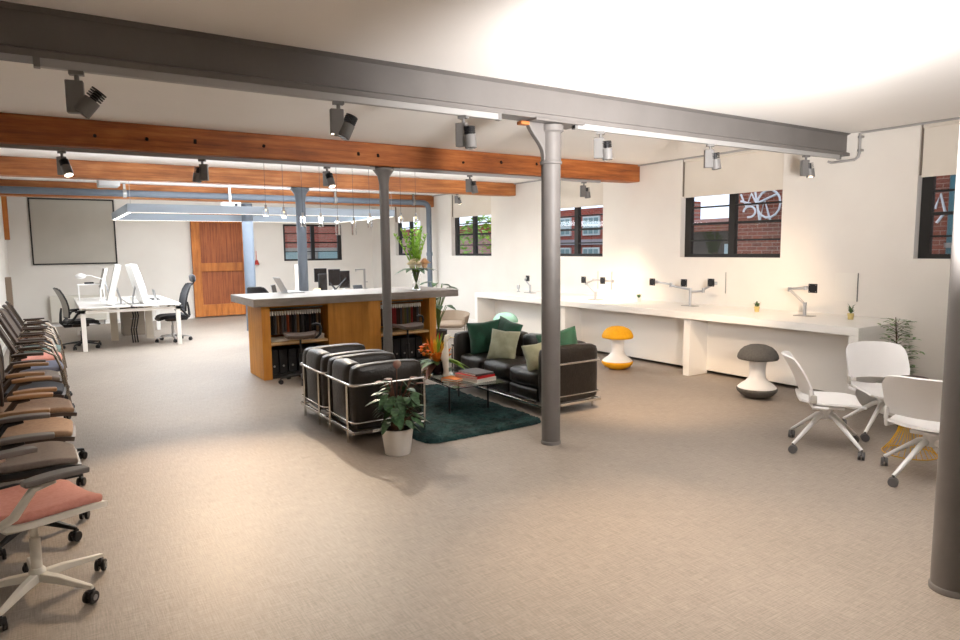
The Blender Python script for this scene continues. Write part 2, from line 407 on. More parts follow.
def timber_beam(y0, y1, z0, z1, x0, x1, m_, label, holes=()):
    m = MB(); nx = 60
    prof = [(0, 0), (1, 0), (1, 1), (0, 1)]
    rings = []
    for i in range(nx+1):
        x = x0+(x1-x0)*i/nx; r = []
        for (a, b) in prof:
            yy = (y1-y0)*a; zz = (z1-z0)*b
            k = .006*noise.noise(Vector((x*1.3, a*9, b*7)))
            r.append((x, yy+k, zz+(k if b == 0 else 0)))
        rings.append(r)
    m.loft(rings)
    return m.build('timber_beam', m_, loc=(0, y0, z0), bevel=.012, label=label, cat='beam', group='old timber ceiling beams')
tb = timber_beam(7.487, 7.75, 2.668, H, XL, W, TIMB, 'nearest dark orange timber beam with old bolt holes, resting on a grey column')
m = MB()
for x in (.9, 1.35, 2.05, 3.15, 3.4, 4.6, 5.2, .45, 5.8):
    m.cyl((x, -.012, .1+.07*rnd.random()), (x, .004, .1+.07*rnd.random()), .016, n=10)
m.build('bolt_hole', mat('hole_black', '1c0f08', .9), tb)
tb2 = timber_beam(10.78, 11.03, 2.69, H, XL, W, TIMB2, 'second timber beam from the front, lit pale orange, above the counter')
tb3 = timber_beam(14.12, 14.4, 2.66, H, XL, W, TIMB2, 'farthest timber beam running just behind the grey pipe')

def column(x, y, top, r, kind, label):
    t = thing('iron_column', label, 'column', (x, y, 0), 0, 'cast iron columns down the middle of the room')
    m = MB(); m.lathe([(r, .03), (r, top-.02)], n=40); m.build('shaft', GREY if 'blue' not in kind else PIPE, t)
    gm = GREY if 'blue' not in kind else PIPE  # far columns take the grey with the cool lamp tint in its colour
    m = MB(); m.lathe([(r+.006, 0), (r+.006, .022), (r, .03)], n=40); m.build('base_ring', gm, t)
    if kind == 'bracket':
        m = MB(); m.lathe([(r, top-.34), (r+.012, top-.335), (r+.012, top-.315), (r+.004, top-.31), (r+.004, top-.09), (r+.022, top-.075), (r+.022, top-.03), (r+.005, top-.02)], n=40); m.build('collar', gm, t)
        m = MB(); m.bx(-.24, .26, -.12, .12, top-.02, top); m.build('cap_plate', gm, t, bevel=.004)
        pts = []
        for i in range(15):
            a = i/14; z = top-.02-.29*a; x_ = .17*(1-a)**1.4+.012*math.sin(a*PI*2.2)
            pts.append((-r-.004-x_, z))
        pts = [(-r+.02, top-.02)]+pts+[(-r+.02, top-.31)]
        m = MB(); m.prism(pts, 'y', -.025, .025); m.build('bracket', gm, t, bevel=.006)
        m = MB(); m.bx(-.32, -.24, -.03, .03, top-.045, top-.02); m.build('packing_timber', TIMB, t)
    elif 'plain' not in kind:
        m = MB(); m.lathe([(r, top-.2), (r+.004, top-.17), (r+.02, top-.1), (r+.06, top-.045), (r+.075, top-.03), (r+.075, top-.012), (r+.05, top)], n=40); m.build('flared_capital', gm, t)
        m = MB(); m.bx(-.2, .2, -.06, .06, top, top+.008); m.build('cap_plate', WFR, t)
    return t
column(3.5, 4.325, 2.676, .079, 'bracket', 'grey iron column with a curved bracket, standing alone mid-floor under the steel beam')
column(3.548, 1.33, H, .086, 'plain', 'plain grey iron column at the right edge, nearest to the viewer')
column(3.53, 7.62, 2.66, .058, 'flare', 'slim grey iron column in front of the counter under the nearest timber beam')
column(3.54, 10.9, 2.683, .078, 'blue', 'grey iron column tinted blue by cool lamps, behind the counter under the second timber beam')
column(3.5, 14.26, 2.653, .11, 'plainblue', 'thick grey iron column tinted blue by cool lamps, beside the timber door at the far end')

# drainage pipe
t = thing('drain_pipe', 'grey drain pipe tinted blue by cool lamps, across the far ceiling turning down the right wall', 'pipe', (0, 13.95, 0))
pts = [(XL+.02, 0, 2.74), (7.45, 0, 2.74)]+[(7.45+.15*math.sin(a), 0, 2.74-.15*(1-math.cos(a))) for a in (.3, .6, .9, 1.2, PI/2)]+[(7.6, 0, 0)]
m = MB(); m.tube(pts, .062, 20); m.build('pipe', PIPE, t)
for x in (1.25, 3.1, 5.3, 7.2):
    m = MB(); m.cyl((x-.03, 0, 2.74), (x+.03, 0, 2.74), .075); m.bx(x-.02, x+.02, -.02, .02, 2.8, H-.001); m.build('clamp', STEEL, t)
m = MB(); m.cyl((7.6, 0, 1.5), (7.6, 0, 1.58), .075); m.build('joint_collar', PIPE, t)

t = thing('cable_conduit', 'thin metal conduit along the top of the right wall, looping under the steel beam end', 'conduit', (7.79, 4.1, 0))
m = MB(); m.tube([(.01, 12.4, 2.915), (.01, .45, 2.915)], .012, 8); m.tube([(.01, .0, 2.915), (.01, -7.0, 2.915)], .012, 8); m.build('conduit_run', TRK, t)
m = MB(); m.tube([(0, 0, 2.91), (0, 0, 2.7), (0, .012, 2.65), (0, .05, 2.622), (0, .32, 2.615), (0, .36, 2.635)], .014, 10); m.build('conduit_loop', TRK, t)
for q in ((0, 0, 2.87), (0, 0, 2.72)):
    m = MB(); m.bx(q[0]-.012, q[0]+.046, -.022, .022, q[2]-.012, q[2]+.012); m.build('saddle_clip', STEEL, t)
t = thing('junction_box', 'grey box fixed to the far ceiling just in front of the drain pipe', 'box', (.95, 13.3, 2.80)); m = MB(); m.bx(-.16, .16, -.25, .25, 0, .129); m.build('box_body', TRK, t, bevel=.005); m = MB(); m.bx(-.15, .15, -.24, .24, -.006, 0); m.build('cover', TRK, t)
t = thing('ceiling_projector', 'small white projector hung from the far ceiling left of the thick column', 'projector', (3.02, 13.55, 2.50)); m = MB(); m.bx(-.17, .17, -.12, .12, 0, .1); m.build('case', WPL, t, bevel=.01); m = MB(); m.cyl((.08, -.12, .05), (.08, -.14, .05), .03); m.build('lens', BLK, t); m = MB(); m.cyl((0, 0, .1), (0, 0, H-2.50), .018, n=12); m.build('pole', WPL, t)

# lighting tracks
for x0, x1, lab in ((-.0, 2.95, 'grey lighting track under the steel beam, left of the bracket column'), (3.68, 7.66, 'grey lighting track under the steel beam, right of the bracket column')):
    t = thing('lighting_track', lab, 'track', ((x0+x1)/2, YBEAM-.065, 2.63), 0, 'lighting tracks')
    h = (x1-x0)/2
    m = MB(); m.bx(-h, h, -.02, .02, 0, .045); m.build('rail', TRK, t, bevel=.003)
    for s in (-1, 1):
        m = MB(); m.bx(s*h-.03 if s > 0 else -h-.0, s*h if s > 0 else -h+.03, -.022, .022, -.004, .0455); m.build('end_cap', HEAD, t)
t = thing('lighting_track', 'lighting track under the nearest timber beam', 'track', (3.5, 7.60, 2.63), 0, 'lighting tracks')
m = MB(); m.bx(-4.2, -.1, -.02, .02, 0, .034); m.bx(.15, 3.6, -.02, .02, 0, .034); m.build('rail', TRK, t)

def track_head(loc, label, tilt, az, lit=False, s=1.0):
    t = thing('track_spotlight', label, 'spotlight', loc, az, 'track spotlights')
    m = MB(); m.bx(-.035*s, .035*s, -.022*s, .022*s, -.02*s, 0); m.cyl((0, 0, -.02*s), (0, 0, -.05*s), .012*s); m.build('track_adapter', HEAD, t)
    m = MB(); m.bx(-.055*s, .03*s, -.024*s, .024*s, -.22*s, -.05*s); m.build('driver_box', HEAD, t, bevel=.004)
    c = Vector((.055*s, 0, -.16*s)); dv = Vector((math.sin(tilt), 0, -math.cos(tilt)))
    m = MB(); m.cyl(c-dv*.02*s, c+dv*.075*s, .044*s, n=24); m.build('lamp_barrel', HEAD, t, bevel=.003)
    m = MB()
    for i in range(4): m.cyl(c-dv*(.03+.014*i)*s, c-dv*(.036+.014*i)*s, .042*s, n=20)
    m.cyl(c-dv*.02*s, c-dv*.08*s, .02*s, n=12); m.build('heat_sink', BLK, t)
    m = MB(); m.cyl(c+dv*.0755*s, c+dv*.078*s, .036*s, n=24); m.build('lens', LENS if lit else SCRN, t)
    m = MB(); m.cyl((.02*s, 0, c.z), c, .014*s, n=10); m.build('swivel', BLK, t)
    return t
hd = ['first', 'second', 'third']
for x, tilt, az, lab in ((.19, -R(38), R(-10), 'big grey track spotlight at far left under the steel beam'),
                    (1.66, -R(25), R(-10), 'grey track spotlight under the steel beam, second from the left'),
                    (2.62, R(5), R(-60), 'grey track spotlight just left of the bracket column'),
                    (3.98, R(5), R(-45), 'grey track spotlight just right of the bracket column'),
                    (5.40, R(8), R(-35), 'grey track spotlight in front of the wide cream blind'),
                    (7.0, R(10), R(-20), 'grey track spotlight nearest the right wall under the steel beam')):
    track_head((x, YBEAM-.065, 2.63), lab, tilt, az)
for x, tilt, az, lit, lab in ((.17, R(25), R(-60), True, 'glowing spotlight at the left end under the nearest timber beam'),
                    (1.43, R(10), R(150), False, 'dark spotlight second from left under the nearest timber beam'),
                    (2.8, R(20), R(-70), True, 'glowing spotlight left of the slim column under the timber beam'),
                    (4.77, R(10), R(-40), False, 'spotlight right of the slim column under the timber beam'),
                    (6.78, R(6), R(-20), False, 'spotlight above the window behind the bracket column')):
    track_head((x, 7.60, 2.63), lab, tilt, az, lit)
track_head((6.55, 10.9, 2.69), 'small lit spotlight high by the window with the green shrub', R(12), R(-20), True, .8)

# linear frame pendant
t = thing('linear_pendant_light', 'large rectangular frame light hung over the far work area', 'light', (3.35, 13.2, 2.28))
FX, FY = 2.28, 1.5
for q in ((-FX, FX, -FY, -FY+.07), (-FX, FX, FY-.07, FY), (-FX, -FX+.07, -FY+.07, FY-.07), (FX-.07, FX, -FY+.07, FY-.07)):
    m = MB(); m.bx(q[0], q[1], q[2], q[3], 0.004, .135); m.build('housing', mat('pendant_aluminium', 'a9bacb', .4, .1), t)
    e = .008 if q[1]-q[0] < 1 else .028; m = MB(); m.bx(q[0]+.008, q[1]-.008, q[2]+e, q[3]-e, 0, .004); m.build('diffuser', TUBE, t)
for sx in (-FX+.05, FX-.05):
    for sy in (-FY+.03, FY-.03):
        m = MB(); m.cyl((sx, sy, .135), (sx, sy, H-2.28), .003, n=6); m.build('suspension_wire', STEEL, t)

# glass pendants over the counter
P0 = None
pend = [(2.454, 2.115, .10, 'leftmost'), (2.692, 2.095, .10, 'second from left'), (2.948, 1.985, .14, 'third from left'), (3.202, 1.985, .14, 'fourth from left'), (3.445, 1.87, .20, 'fifth from left'),
        (3.685, 1.87, .20, 'sixth from left, the lowest on the right'), (3.934, 1.975, .16, 'seventh from left, next to the slim column'), (4.432, 2.05, .10, 'second from right, past the slim column'), (4.682, 2.05, .10, 'rightmost')]
for x, z, hgt, lab in pend:
    t = thing('glass_pendant', 'clear glass pendant light over the counter, '+lab, 'pendant light', (x, 9.0, z), 0, 'glass pendants over the counter')
    m = MB(); r = .034
    m.lathe([(r, 0), (r, hgt), (.012, hgt+.006), (.012, hgt+.001), (r-.004, hgt-.006), (r-.004, .006), (.001, .005), (.001, 0)], n=20); m.build('glass_shade', GLASS, t)
    m = MB(); m.cyl((0, 0, hgt-.002), (0, 0, hgt+.05), .016, n=14); m.build('socket', STEEL, t)
    m = MB(); m.cyl((0, 0, hgt-.03), (0, 0, hgt-.002), .006, n=10); m.build('bulb', BULB, t)
    m = MB(); m.cyl((0, 0, hgt+.05), (0, 0, H-z-.02), .0025, n=6); m.build('cord', BLK, t)
    m = MB(); m.cyl((0, 0, H-z-.02), (0, 0, H-z), .03, n=16); m.build('ceiling_rose', OFFW, t)
#PART2
def wm(root):
    m = MB(); m.M = Matrix.Translation((-root.location.x, -root.location.y, -root.location.z)); return m

# ------------------------------------------------------------------ counter
t = thing('counter_base', 'orange oak counter base with two open shelf bays under the concrete top', 'counter', (3.5, 8.57, 0))
for nm, q in (('end_panel', (2.22, 2.33, 8.57, 9.27, 0, .96)), ('end_panel', (4.65, 4.76, 8.57, 9.27, 0, .96)), ('front_panel', (3.10, 3.87, 8.57, 8.6, .0, .96)),
              ('back_panel', (2.33, 4.65, 9.24, 9.27, 0, .96)), ('top_rail', (2.33, 4.65, 8.6, 9.24, .93, .96)),
              ('bay_side', (3.10, 3.13, 8.6, 9.24, 0, .93)), ('bay_side', (3.84, 3.87, 8.6, 9.24, 0, .93))):
    m = wm(t); m.bx(*q); m.build(nm, OAK, t, bevel=.004)
for a, b in ((2.33, 3.10), (3.87, 4.65)):
    m = wm(t); m.bx(a, b, 8.6, 9.24, .44, .475); m.build('shelf', OAKS, t, bevel=.003)
    m = wm(t); m.bx(a, b, 8.62, 9.24, .0, .05); m.build('plinth', BLK, t)
    m = wm(t); m.cyl((a, 8.78, .90), (b, 8.78, .90), .009, n=10); m.build('hanging_rail', STEEL, t)
m = MB(); m.bx(-1.5, 1.48, -.62, .62, 0, .10)
m.build('countertop', CONC, loc=(3.60, 9.07, .96), bevel=.006, label='long thick grey concrete countertop overhanging the oak base', cat='countertop')

SAMP = [mat('sample_'+n, c, .9, bump=.1, bscale=100) for n, c in (('brown', '3b2418'), ('rust', '8a3d1c'), ('black', '1b1a1b'), ('grey', '4e4b4c'), ('tan', '7a5a3c'), ('red', '8a2a26'), ('olive', '5b5a34'))]
SN = ['dark brown', 'rust orange', 'black', 'grey', 'tan', 'dark red', 'olive green']
def hangers(x0, x1, n, pal, bay, grp):
    protos = {}
    for i in range(n):
        k = pal[i % len(pal)] if i % 3 else rnd.choice(pal)
        x = x0+(x1-x0)*(i+.5)/n
        if k not in protos:
            o = thing('fabric_sample', '%s fabric sample hanging with its white tab in the %s shelf bay' % (SN[k], bay), 'fabric sample', (x, 8.78, .56), 0, grp+', '+SN[k])
            m = MB(); m.bx(-.010, .010, -.05, .26, 0, .27); m.build('swatch', SAMP[k], o, bevel=.004)
            m = MB(); m.bx(-.009, .009, -.056, -.02, .255, .31); m.build('tab', PAPER, o)
            m = MB(); m.tube([(0, .01, .27), (0, .012, .335), (0, 0, .352), (0, -.013, .34)], .0035, 6); m.build('hook', STEEL, o)
            protos[k] = o
        else: dup(protos[k], (x, 8.78, .56), R(rnd.uniform(-5, 5)))
hangers(2.36, 3.06, 21, [0, 2, 3, 4, 0, 3, 2, 1], 'left', 'samples in the left bay')
hangers(3.92, 4.60, 20, [0, 0, 3, 4, 0, 3, 6, 5], 'right', 'samples in the right bay')
for a, bay in ((2.345, 'left'), (3.885, 'right')):
    p0 = None
    for i in range(6):
        loc = (a+.06+.122*i, 8.9, .05)
        if p0 is None:
            p0 = thing('box_file', 'black upright box file at the bottom of the %s counter bay' % bay, 'box file', loc, 0, 'box files, %s bay' % bay)
            m = MB(); m.bx(-.053, .053, -.16, .16, 0, .31); m.build('case', BLK, p0, bevel=.005)
            m = MB(); m.cyl((0, -.164, .09), (0, -.158, .09), .014, n=14); m.build('finger_ring', STEEL, p0)
        else: dup(p0, loc)
for x, w_, lab, c in ((2.84, .15, 'white paper box on the left counter shelf, left of the pair', PAPER), (3.0, .14, 'pale grey paper box on the left counter shelf, right of the pair', mat('pale_grey_card', 'c9c4bc', .7))):
    o = thing('paper_box', lab, 'box', (x, 8.78, .475)); m = MB(); m.bx(-w_/2, w_/2, -.12, .12, 0, .045); m.build('tray', c, o); m = MB(); m.bx(-w_/2-.003, w_/2+.003, -.123, .123, .046, .066); m.build('lid', c, o, bevel=.003)
m = MB()
for i in range(5): m.box((.01*i, .006*i, .003+.006*i), (.2, .28, .005), (0, 0, .06*i))
m.build('paper_stack', PAPER, loc=(2.47, 8.8, .4755), label='loose stack of pale papers at the left end of the left counter shelf', cat='papers')
m = MB()
for i in range(4): m.box((.008*i, .004*i, .004+.008*i), (.21, .26, .007), (0, 0, .05*i))
m.build('paper_stack', mat('cream_card', 'd8c890', .7), loc=(4.44, 8.8, .4755), label='stack of cream cards on the right counter shelf', cat='papers')

def saddle_stool(loc, rz, label):
    t = thing('saddle_stool', label, 'stool', loc, rz, 'saddle stools at the counter')
    def seat(u, v):
        x = (u-.5)*.40; y = (v-.5)*.36
        return (x, y, .60+.35*x*x*1.6-.5*y*y+.0)
    m = MB(); m.sheet(lambda u, v: seat(.5+(u-.5)*(1-.25*abs(2*v-1)**3), v), 14, 14, .05); m.build('seat', mat('taupe_leather', '4a3a30', .45), t, bevel=.01)
    m = MB(); m.cyl((0, 0, .12), (0, 0, .36), .022); m.cyl((0, 0, .36), (0, 0, .58), .014); m.build('gas_column', BLK, t)
    m = MB(); m.tube([(-.12, 0, .56), (-.2, 0, .56), (-.245, 0, .6), (-.26, 0, .67), (-.245, 0, .72), (-.2, 0, .735), (-.15, 0, .72)], .017, 10); m.build('back_handle', BLK, t)
    m = MB(); m.lathe([(.04, .07), (.04, .12), (.025, .14)])
    for k in range(5):
        a = k*2*PI/5+.3; m.tube([(0, 0, .10), (.13*math.cos(a), .13*math.sin(a), .095), (.27*math.cos(a), .27*math.sin(a), .075)], [.02, .017, .012], 8)
    m.build('star_base', BLK, t)
    for k in range(5):
        a = k*2*PI/5+.3; m = MB(); m.cyl((.27*math.cos(a)-.015*math.sin(a), .27*math.sin(a)+.015*math.cos(a), .029), (.27*math.cos(a)+.015*math.sin(a), .27*math.sin(a)-.015*math.cos(a), .029), .029, n=16)
        m.cyl((.27*math.cos(a), .27*math.sin(a), .03), (.27*math.cos(a), .27*math.sin(a), .08), .008, n=8); m.build('castor', BLK, t)
    return t
saddle_stool((2.60, 8.22, 0), R(165), 'brown saddle stool with black handle at the left bay of the counter')
saddle_stool((4.12, 8.24, 0), R(185), 'brown saddle stool at the right bay of the counter behind the slim column')

# counter top objects
t = thing('flower_vase', 'glass vase of tall green gladioli with cream roses on the right end of the counter', 'vase of flowers', (4.57, 8.82, 1.06))
m = MB(); m.lathe([(.055, 0), (.06, .01), (.05, .1), (.055, .2), (.075, .26), (.071, .26), (.05, .2), (.045, .1), (.05, .02), (.001, .015), (.001, 0)], n=24); m.build('vase', GLASS, t)
m = MB()
for i in range(34):
    a = rnd.random()*6.28; m.tube([(.03*math.cos(a), .03*math.sin(a), .02), (-.02*math.cos(a), -.02*math.sin(a), .15), (-.06*math.cos(a), -.06*math.sin(a), .30)], .006, 5)
m.build('stems', STEM, t)
for i in range(13):
    a = i*.9; tl = rnd.uniform(.06, .34); top = Vector((tl*math.cos(a)*1.0, tl*math.sin(a)*.6, rnd.uniform(.72, 1.0)))
    b0 = Vector((.03*math.cos(a), .03*math.sin(a), .26)); m = MB(); pts = [b0.lerp(top, k/8)+Vector((0, 0, .05*math.sin(k/8*PI))) for k in range(9)]
    m.tube(pts, [.006-.0005*k for k in range(9)], 5)
    for k in range(2, 9):
        for s in (-1, 1, 2):
            aa = a+s*1.4+rnd.uniform(-.4, .4); L = .135-.007*k; d_ = Vector((math.cos(aa)*.55, math.sin(aa)*.55, .8))
            m.leaf(pts[k], pts[k]+d_*L, .03, droop=.1, n=4)
    m.build('gladiolus', LEAFL, t)
for i, (dx, dy, dz, rr, mm) in enumerate(((.08, -.12, .37, .085, BLUSH), (-.11, -.08, .36, .075, CREAM), (-.02, -.13, .36, .06, CREAM), (.14, .0, .38, .06, CREAM), (-.02, -.02, .42, .06, CREAM))):
    m = MB()
    for k in range(5):
        n_ = 5+k*2; q = k/4
        for j in range(n_):
            a = j*6.28/n_+k*.7; m.leaf((dx, dy, dz), (dx+rr*1.2*math.cos(a)*(.25+.75*q), dy+rr*1.2*math.sin(a)*(.25+.75*q), dz+rr*(1.1-.8*q)), rr*1.1, droop=-.1, fold=.35, n=4)
    m.sph((dx, dy, dz), rr*.55, 10, 6); m.build('rose', mm, t)
m = MB()
for a in (0.1, -.5, .5, 2.9, 3.3, 3.8, 4.6): m.leaf((.04*math.cos(a), .04*math.sin(a), .3), (.34*math.cos(a), .34*math.sin(a), .34+.05*rnd.random()), .11, droop=.4)
m.build('side_leaves', LEAFD, t)

def laptop(loc, rz, label, lid=105, cm=None):
    t = thing('laptop', label, 'laptop', loc, rz); cm = cm or ALU
    m = MB(); m.bx(-.12, .12, -.17, .17, 0, .018); m.build('keyboard_base', cm, t, bevel=.004)
    a = R(lid); m = MB(); m.box((.12-.12*math.cos(PI-a)*-1*0+.12*math.cos(a)*-1*-1*0, 0, 0), (.0, .0, .0)) if False else None
    m = MB(); c = Vector((.12+.115*math.cos(PI-a), 0, .02+.115*math.sin(PI-a))); m.box(c, (.23, .34, .008), (0, -(PI-a), 0)); m.build('lid', cm, t, bevel=.003)
    m = MB(); c2 = c+Vector((-math.sin(PI-a), 0, math.cos(PI-a)))*.0046; m.box(c2, (.205, .31, .002), (0, -(PI-a), 0)); m.build('screen', SCRN, t)
    return t
laptop((2.92, 9.5, 1.06), R(180), 'open laptop standing on the left part of the concrete counter', 118)
t = thing('tap', 'slim square steel tap rising from the back of the counter', 'tap', (4.08, 9.6, 1.06))
m = MB(); m.bx(-.028, .028, -.028, .028, 0, .012); m.build('base_flange', STEEL, t)
m = MB(); m.cyl((0, 0, .01), (0, 0, .30), .016, n=14); m.build('riser', STEEL, t)
m = MB(); m.bx(-.15, .016, -.012, .012, .29, .312); m.cyl((-.14, 0, .29), (-.14, 0, .272), .01, n=10); m.build('spout', STEEL, t, bevel=.004)
m = MB(); m.bx(.015, .05, -.006, .006, .1, .112); m.build('lever', STEEL, t)

# leafy plant behind counter's right end
t = thing('potted_plant', 'dark broad-leaved plant poking out behind the right end of the counter', 'plant', (5.38, 9.62, 0))
m = MB(); m.lathe([(.12, 0), (.15, .32), (.14, .32), (.12, .27), (.001, .27), (.001, 0)]); m.build('pot', mat('dark_pot', '35332f', .6), t)
m = MB(); m.lathe([(.001, .272), (.12, .272), (.12, .276), (.001, .28)]); m.build('soil', SOIL, t)
m = MB(); f = MB()
for i in range(22):
    a = rnd.uniform(0, 6.28); h_ = rnd.uniform(.7, 1.12); rr = rnd.uniform(.05, .24); p = Vector((rr*math.cos(a), rr*math.sin(a), h_))
    m.tube([(0, 0, .27), (p.x*.3, p.y*.3, h_*.7), p], .006, 5); f.leaf(p, p+Vector((.2*math.cos(a), .2*math.sin(a), .02)), .12, droop=.35)
m.build('stems', STEM, t); f.build('foliage', LEAFD, t)

# ------------------------------------------------------------------ leather seating
def lounge(name, label, cat, loc, rz, width, depth, nseat, group=None):
    """chrome tube frame with loose leather cushions; faces +X, width along Y"""
    t = thing(name, label, cat, loc, rz, group)
    D, B = depth/2, width/2; ar = .145; zt = .515; rr = .013
    # frame
    def ubend(z, r_, x1):
        pts = [(x1, -B, z), (-D+.05, -B, z), (-D+.015, -B+.015, z), (-D, -B+.05, z), (-D, B-.05, z), (-D+.015, B-.015, z), (-D+.05, B, z), (x1, B, z)]
        return MB().tube(pts, r_, 10)
    ubend(zt, rr, D-.02).build('top_rail', CHR, t)
    ubend(.19, .007, D-.02).build('middle_rail', CHR, t)
    m = MB()
    for q in ((-D, D, -B-.008, -B+.016), (-D, D, B-.016, B+.008), (-D-.006, -D+.016, -B, B), (D-.02, D, -B, B)): m.bx(q[0], q[1], q[2], q[3], .092, .12)
    m.build('base_rail', CHR, t, bevel=.004)
    for s in (-1, 1):
        m = MB(); m.tube([(D-.02, s*B, 0), (D-.02, s*B, zt-.03), (D-.03, s*B, zt-.005), (D-.05, s*B, zt)], rr, 10); m.build('front_leg', CHR, t)
        m = MB(); m.cyl((-D, s*(B-.13), 0), (-D, s*(B-.13), zt), rr, n=10); m.build('rear_leg', CHR, t)
    # cushions
    for s in (-1, 1):
        m = MB(); m.cushion((.0, s*(B-.008-ar/2), .40), (depth-.05, ar, .55), .045, .014, wr=.004); m.build('arm_cushion', LEA, t)
    wi = (width-2*ar-.016)/nseat
    for k in range(nseat):
        y = -width/2+.008+ar+wi*(k+.5)
        m = MB(); m.cushion((-D+.008+.085, y, .40), (.16, wi-.006, .55), .045, .018, wr=.004); m.build('back_cushion', LEA, t)
        m = MB(); m.cushion((.085, y, .345), (depth-.22, wi-.006, .17), .045, .022, wr=.004); m.build('seat_cushion', LEA, t)
        m = MB(); m.cushion((.085, y, .195), (depth-.22, wi-.006, .15), .035, .012, wr=.004); m.build('lower_cushion', LEA, t)
    return t
lounge('leather_armchair', 'black leather armchair in a chrome tube frame, the nearer one behind the potted plant', 'armchair', (2.425, 5.555, 0), 0, .69, .70, 1, 'leather armchairs')
lounge('leather_armchair', 'black leather armchair in a chrome tube frame, the farther one closest to the counter', 'armchair', (2.425, 6.275, 0), 0, .69, .70, 1, 'leather armchairs')
lounge('leather_sofa', 'black leather three-seat sofa in a chrome frame with green cushions', 'sofa', (4.33, 5.89, 0), PI, 1.80, .74, 3)

def pillow(loc, rx, ry, rz, size, m_, label):
    """loc = centre; pillow plane is local YZ before rotation"""
    m = MB(); n = 16; s = size/2
    def th(u, v): return .075*((1-u*u)*(1-v*v))**.45+.004
    def pos(u, v, sg):
        k = 1-.10*(1-abs(u*v))*max(abs(u), abs(v))**2*0.9
        wob = .006*noise.noise(Vector((u*2.3, v*2.3, size*9+sg)))
        return (sg*th(u, v)+wob, s*u*k, s*v*k)
    A = [[m.av(pos(-1+2*i/n, -1+2*j/n, 1)) for j in range(n+1)] for i in range(n+1)]
    B_ = [[m.av(pos(-1+2*i/n, -1+2*j/n, -1)) for j in range(n+1)] for i in range(n+1)]
    for i in range(n):
        for j in range(n):
            m.f.append([A[i][j], A[i+1][j], A[i+1][j+1], A[i][j+1]]); m.f.append([B_[i][j], B_[i][j+1], B_[i+1][j+1], B_[i+1][j]])
    for i in range(n):
        m.f.append([A[i][0], B_[i][0], B_[i+1][0], A[i+1][0]]); m.f.append([A[i][n], A[i+1][n], B_[i+1][n], B_[i][n]])
        m.f.append([A[0][i], A[0][i+1], B_[0][i+1], B_[0][i]]); m.f.append([A[n][i], B_[n][i], B_[n][i+1], A[n][i+1]])
    o = m.build('throw_pillow', m_, loc=loc, smooth=70, label=label, cat='cushion', group='cushions on the sofa')
    o.rotation_euler = (rx, ry, rz); return o
pillow((4.23, 6.44, .62), R(-6), R(14), R(62), .40, GREEN, 'dark green velvet cushion at the left end of the sofa, in front')
pillow((4.41, 6.28, .64), R(12), R(16), R(10), .40, GREEN, 'green velvet cushion mostly hidden behind the sage cushion on the left')
pillow((4.20, 6.03, .58), R(3), R(18), R(28), .355, SAGE, 'sage green cushion leaning at the left of the sofa')
pillow((4.14, 5.30, .55), R(-12), R(20), R(58), .31, SAGE, 'sage cushion half hidden behind the bracket column')
pillow((4.36, 5.24, .61), R(-14), R(14), R(48), .42, GREEN, 'bright green cushion at the right end of the sofa beside the column')

# rug
m = MB(); nx, ny = 84, 130; x0, x1, y0, y1 = 2.58, 3.90, 4.86, 7.0
t_ = (3.24, 5.93, 0)
def rp(i, j):
    x = x0+(x1-x0)*i/nx; y = y0+(y1-y0)*j/ny
    ed = min(i, nx-i, j, ny-j)
    cx = (i/nx-.5)*2; cy = (j/ny-.5)*2
    if ed == 0: z = .002
    else: z = (.012 if ed == 1 else .024)+.014*rnd.random()+.012*noise.noise(Vector((x*13, y*13, 0)))
    k = 1-.03*(abs(cx)**8)*(abs(cy)**8)*2
    jx = rnd.uniform(-.007, .007); jy = rnd.uniform(-.007, .007)
    return ((x-t_[0])*k+jx, (y-t_[1])*k+jy, z)
ids = [[m.av(rp(i, j)) for j in range(ny+1)] for i in range(nx+1)]
for i in range(nx):
    for j in range(ny): m.f.append([ids[i][j], ids[i+1][j], ids[i+1][j+1], ids[i][j+1]])
m.build('shaggy_rug', RUG, loc=t_, smooth=80, label='shaggy dark teal rug under the glass coffee table', cat='rug')

# coffee table
t = thing('coffee_table', 'low glass coffee table with thin black steel legs on the teal rug', 'coffee table', (3.48, 5.86, .02), R(-4))
m = MB(); m.bx(-.29, .29, -.53, .53, .308, .320); m.build('glass_top', TGLASS, t, bevel=.002)
m = MB(); m.tube([(-.22, -.28, .295), (.22, -.28, .295), (.22, .38, .295), (-.22, .38, .295)], .011, 8, loop=True); m.build('under_frame', BLK, t)
for x in (-.22, .22):
    for y in (-.28, .38):
        m = MB(); m.cyl((x, y, .005), (x, y, .307), .011, n=10); m.build('leg', BLK, t)
TZ = .341
def book(loc, rz, d, cov, label, pages=True):
    t = thing('book', label, 'book', loc, rz, 'books on the coffee table')
    m = MB(); m.bx(-d[0]/2+.004, d[0]/2-.004, -d[1]/2+.002, d[1]/2-.004, .003, d[2]-.003); m.build('pages', PAPER, t)
    m = MB(); m.bx(-d[0]/2, d[0]/2, -d[1]/2, d[1]/2, 0, .003); m.bx(-d[0]/2, d[0]/2, -d[1]/2, d[1]/2, d[2]-.003, d[2]); m.bx(-d[0]/2, d[0]/2, d[1]/2-.003, d[1]/2, .003, d[2]-.003); m.build('cover', cov, t)
    return t
book((3.555, 5.6, TZ), R(8), (.26, .34, .036), PAPER, 'thick white book at the bottom of the stack on the coffee table')
book((3.55, 5.61, TZ+.037), R(192), (.25, .33, .024), RED, 'red book in the middle of the stack on the coffee table')
book((3.565, 5.61, TZ+.062), R(184), (.23, .30, .022), GCOV, 'dark grey book on top of the stack on the coffee table')
book((3.37, 5.72, TZ), R(20), (.16, .2, .02), ORC, 'small orange book lying beside the stack on the coffee table')

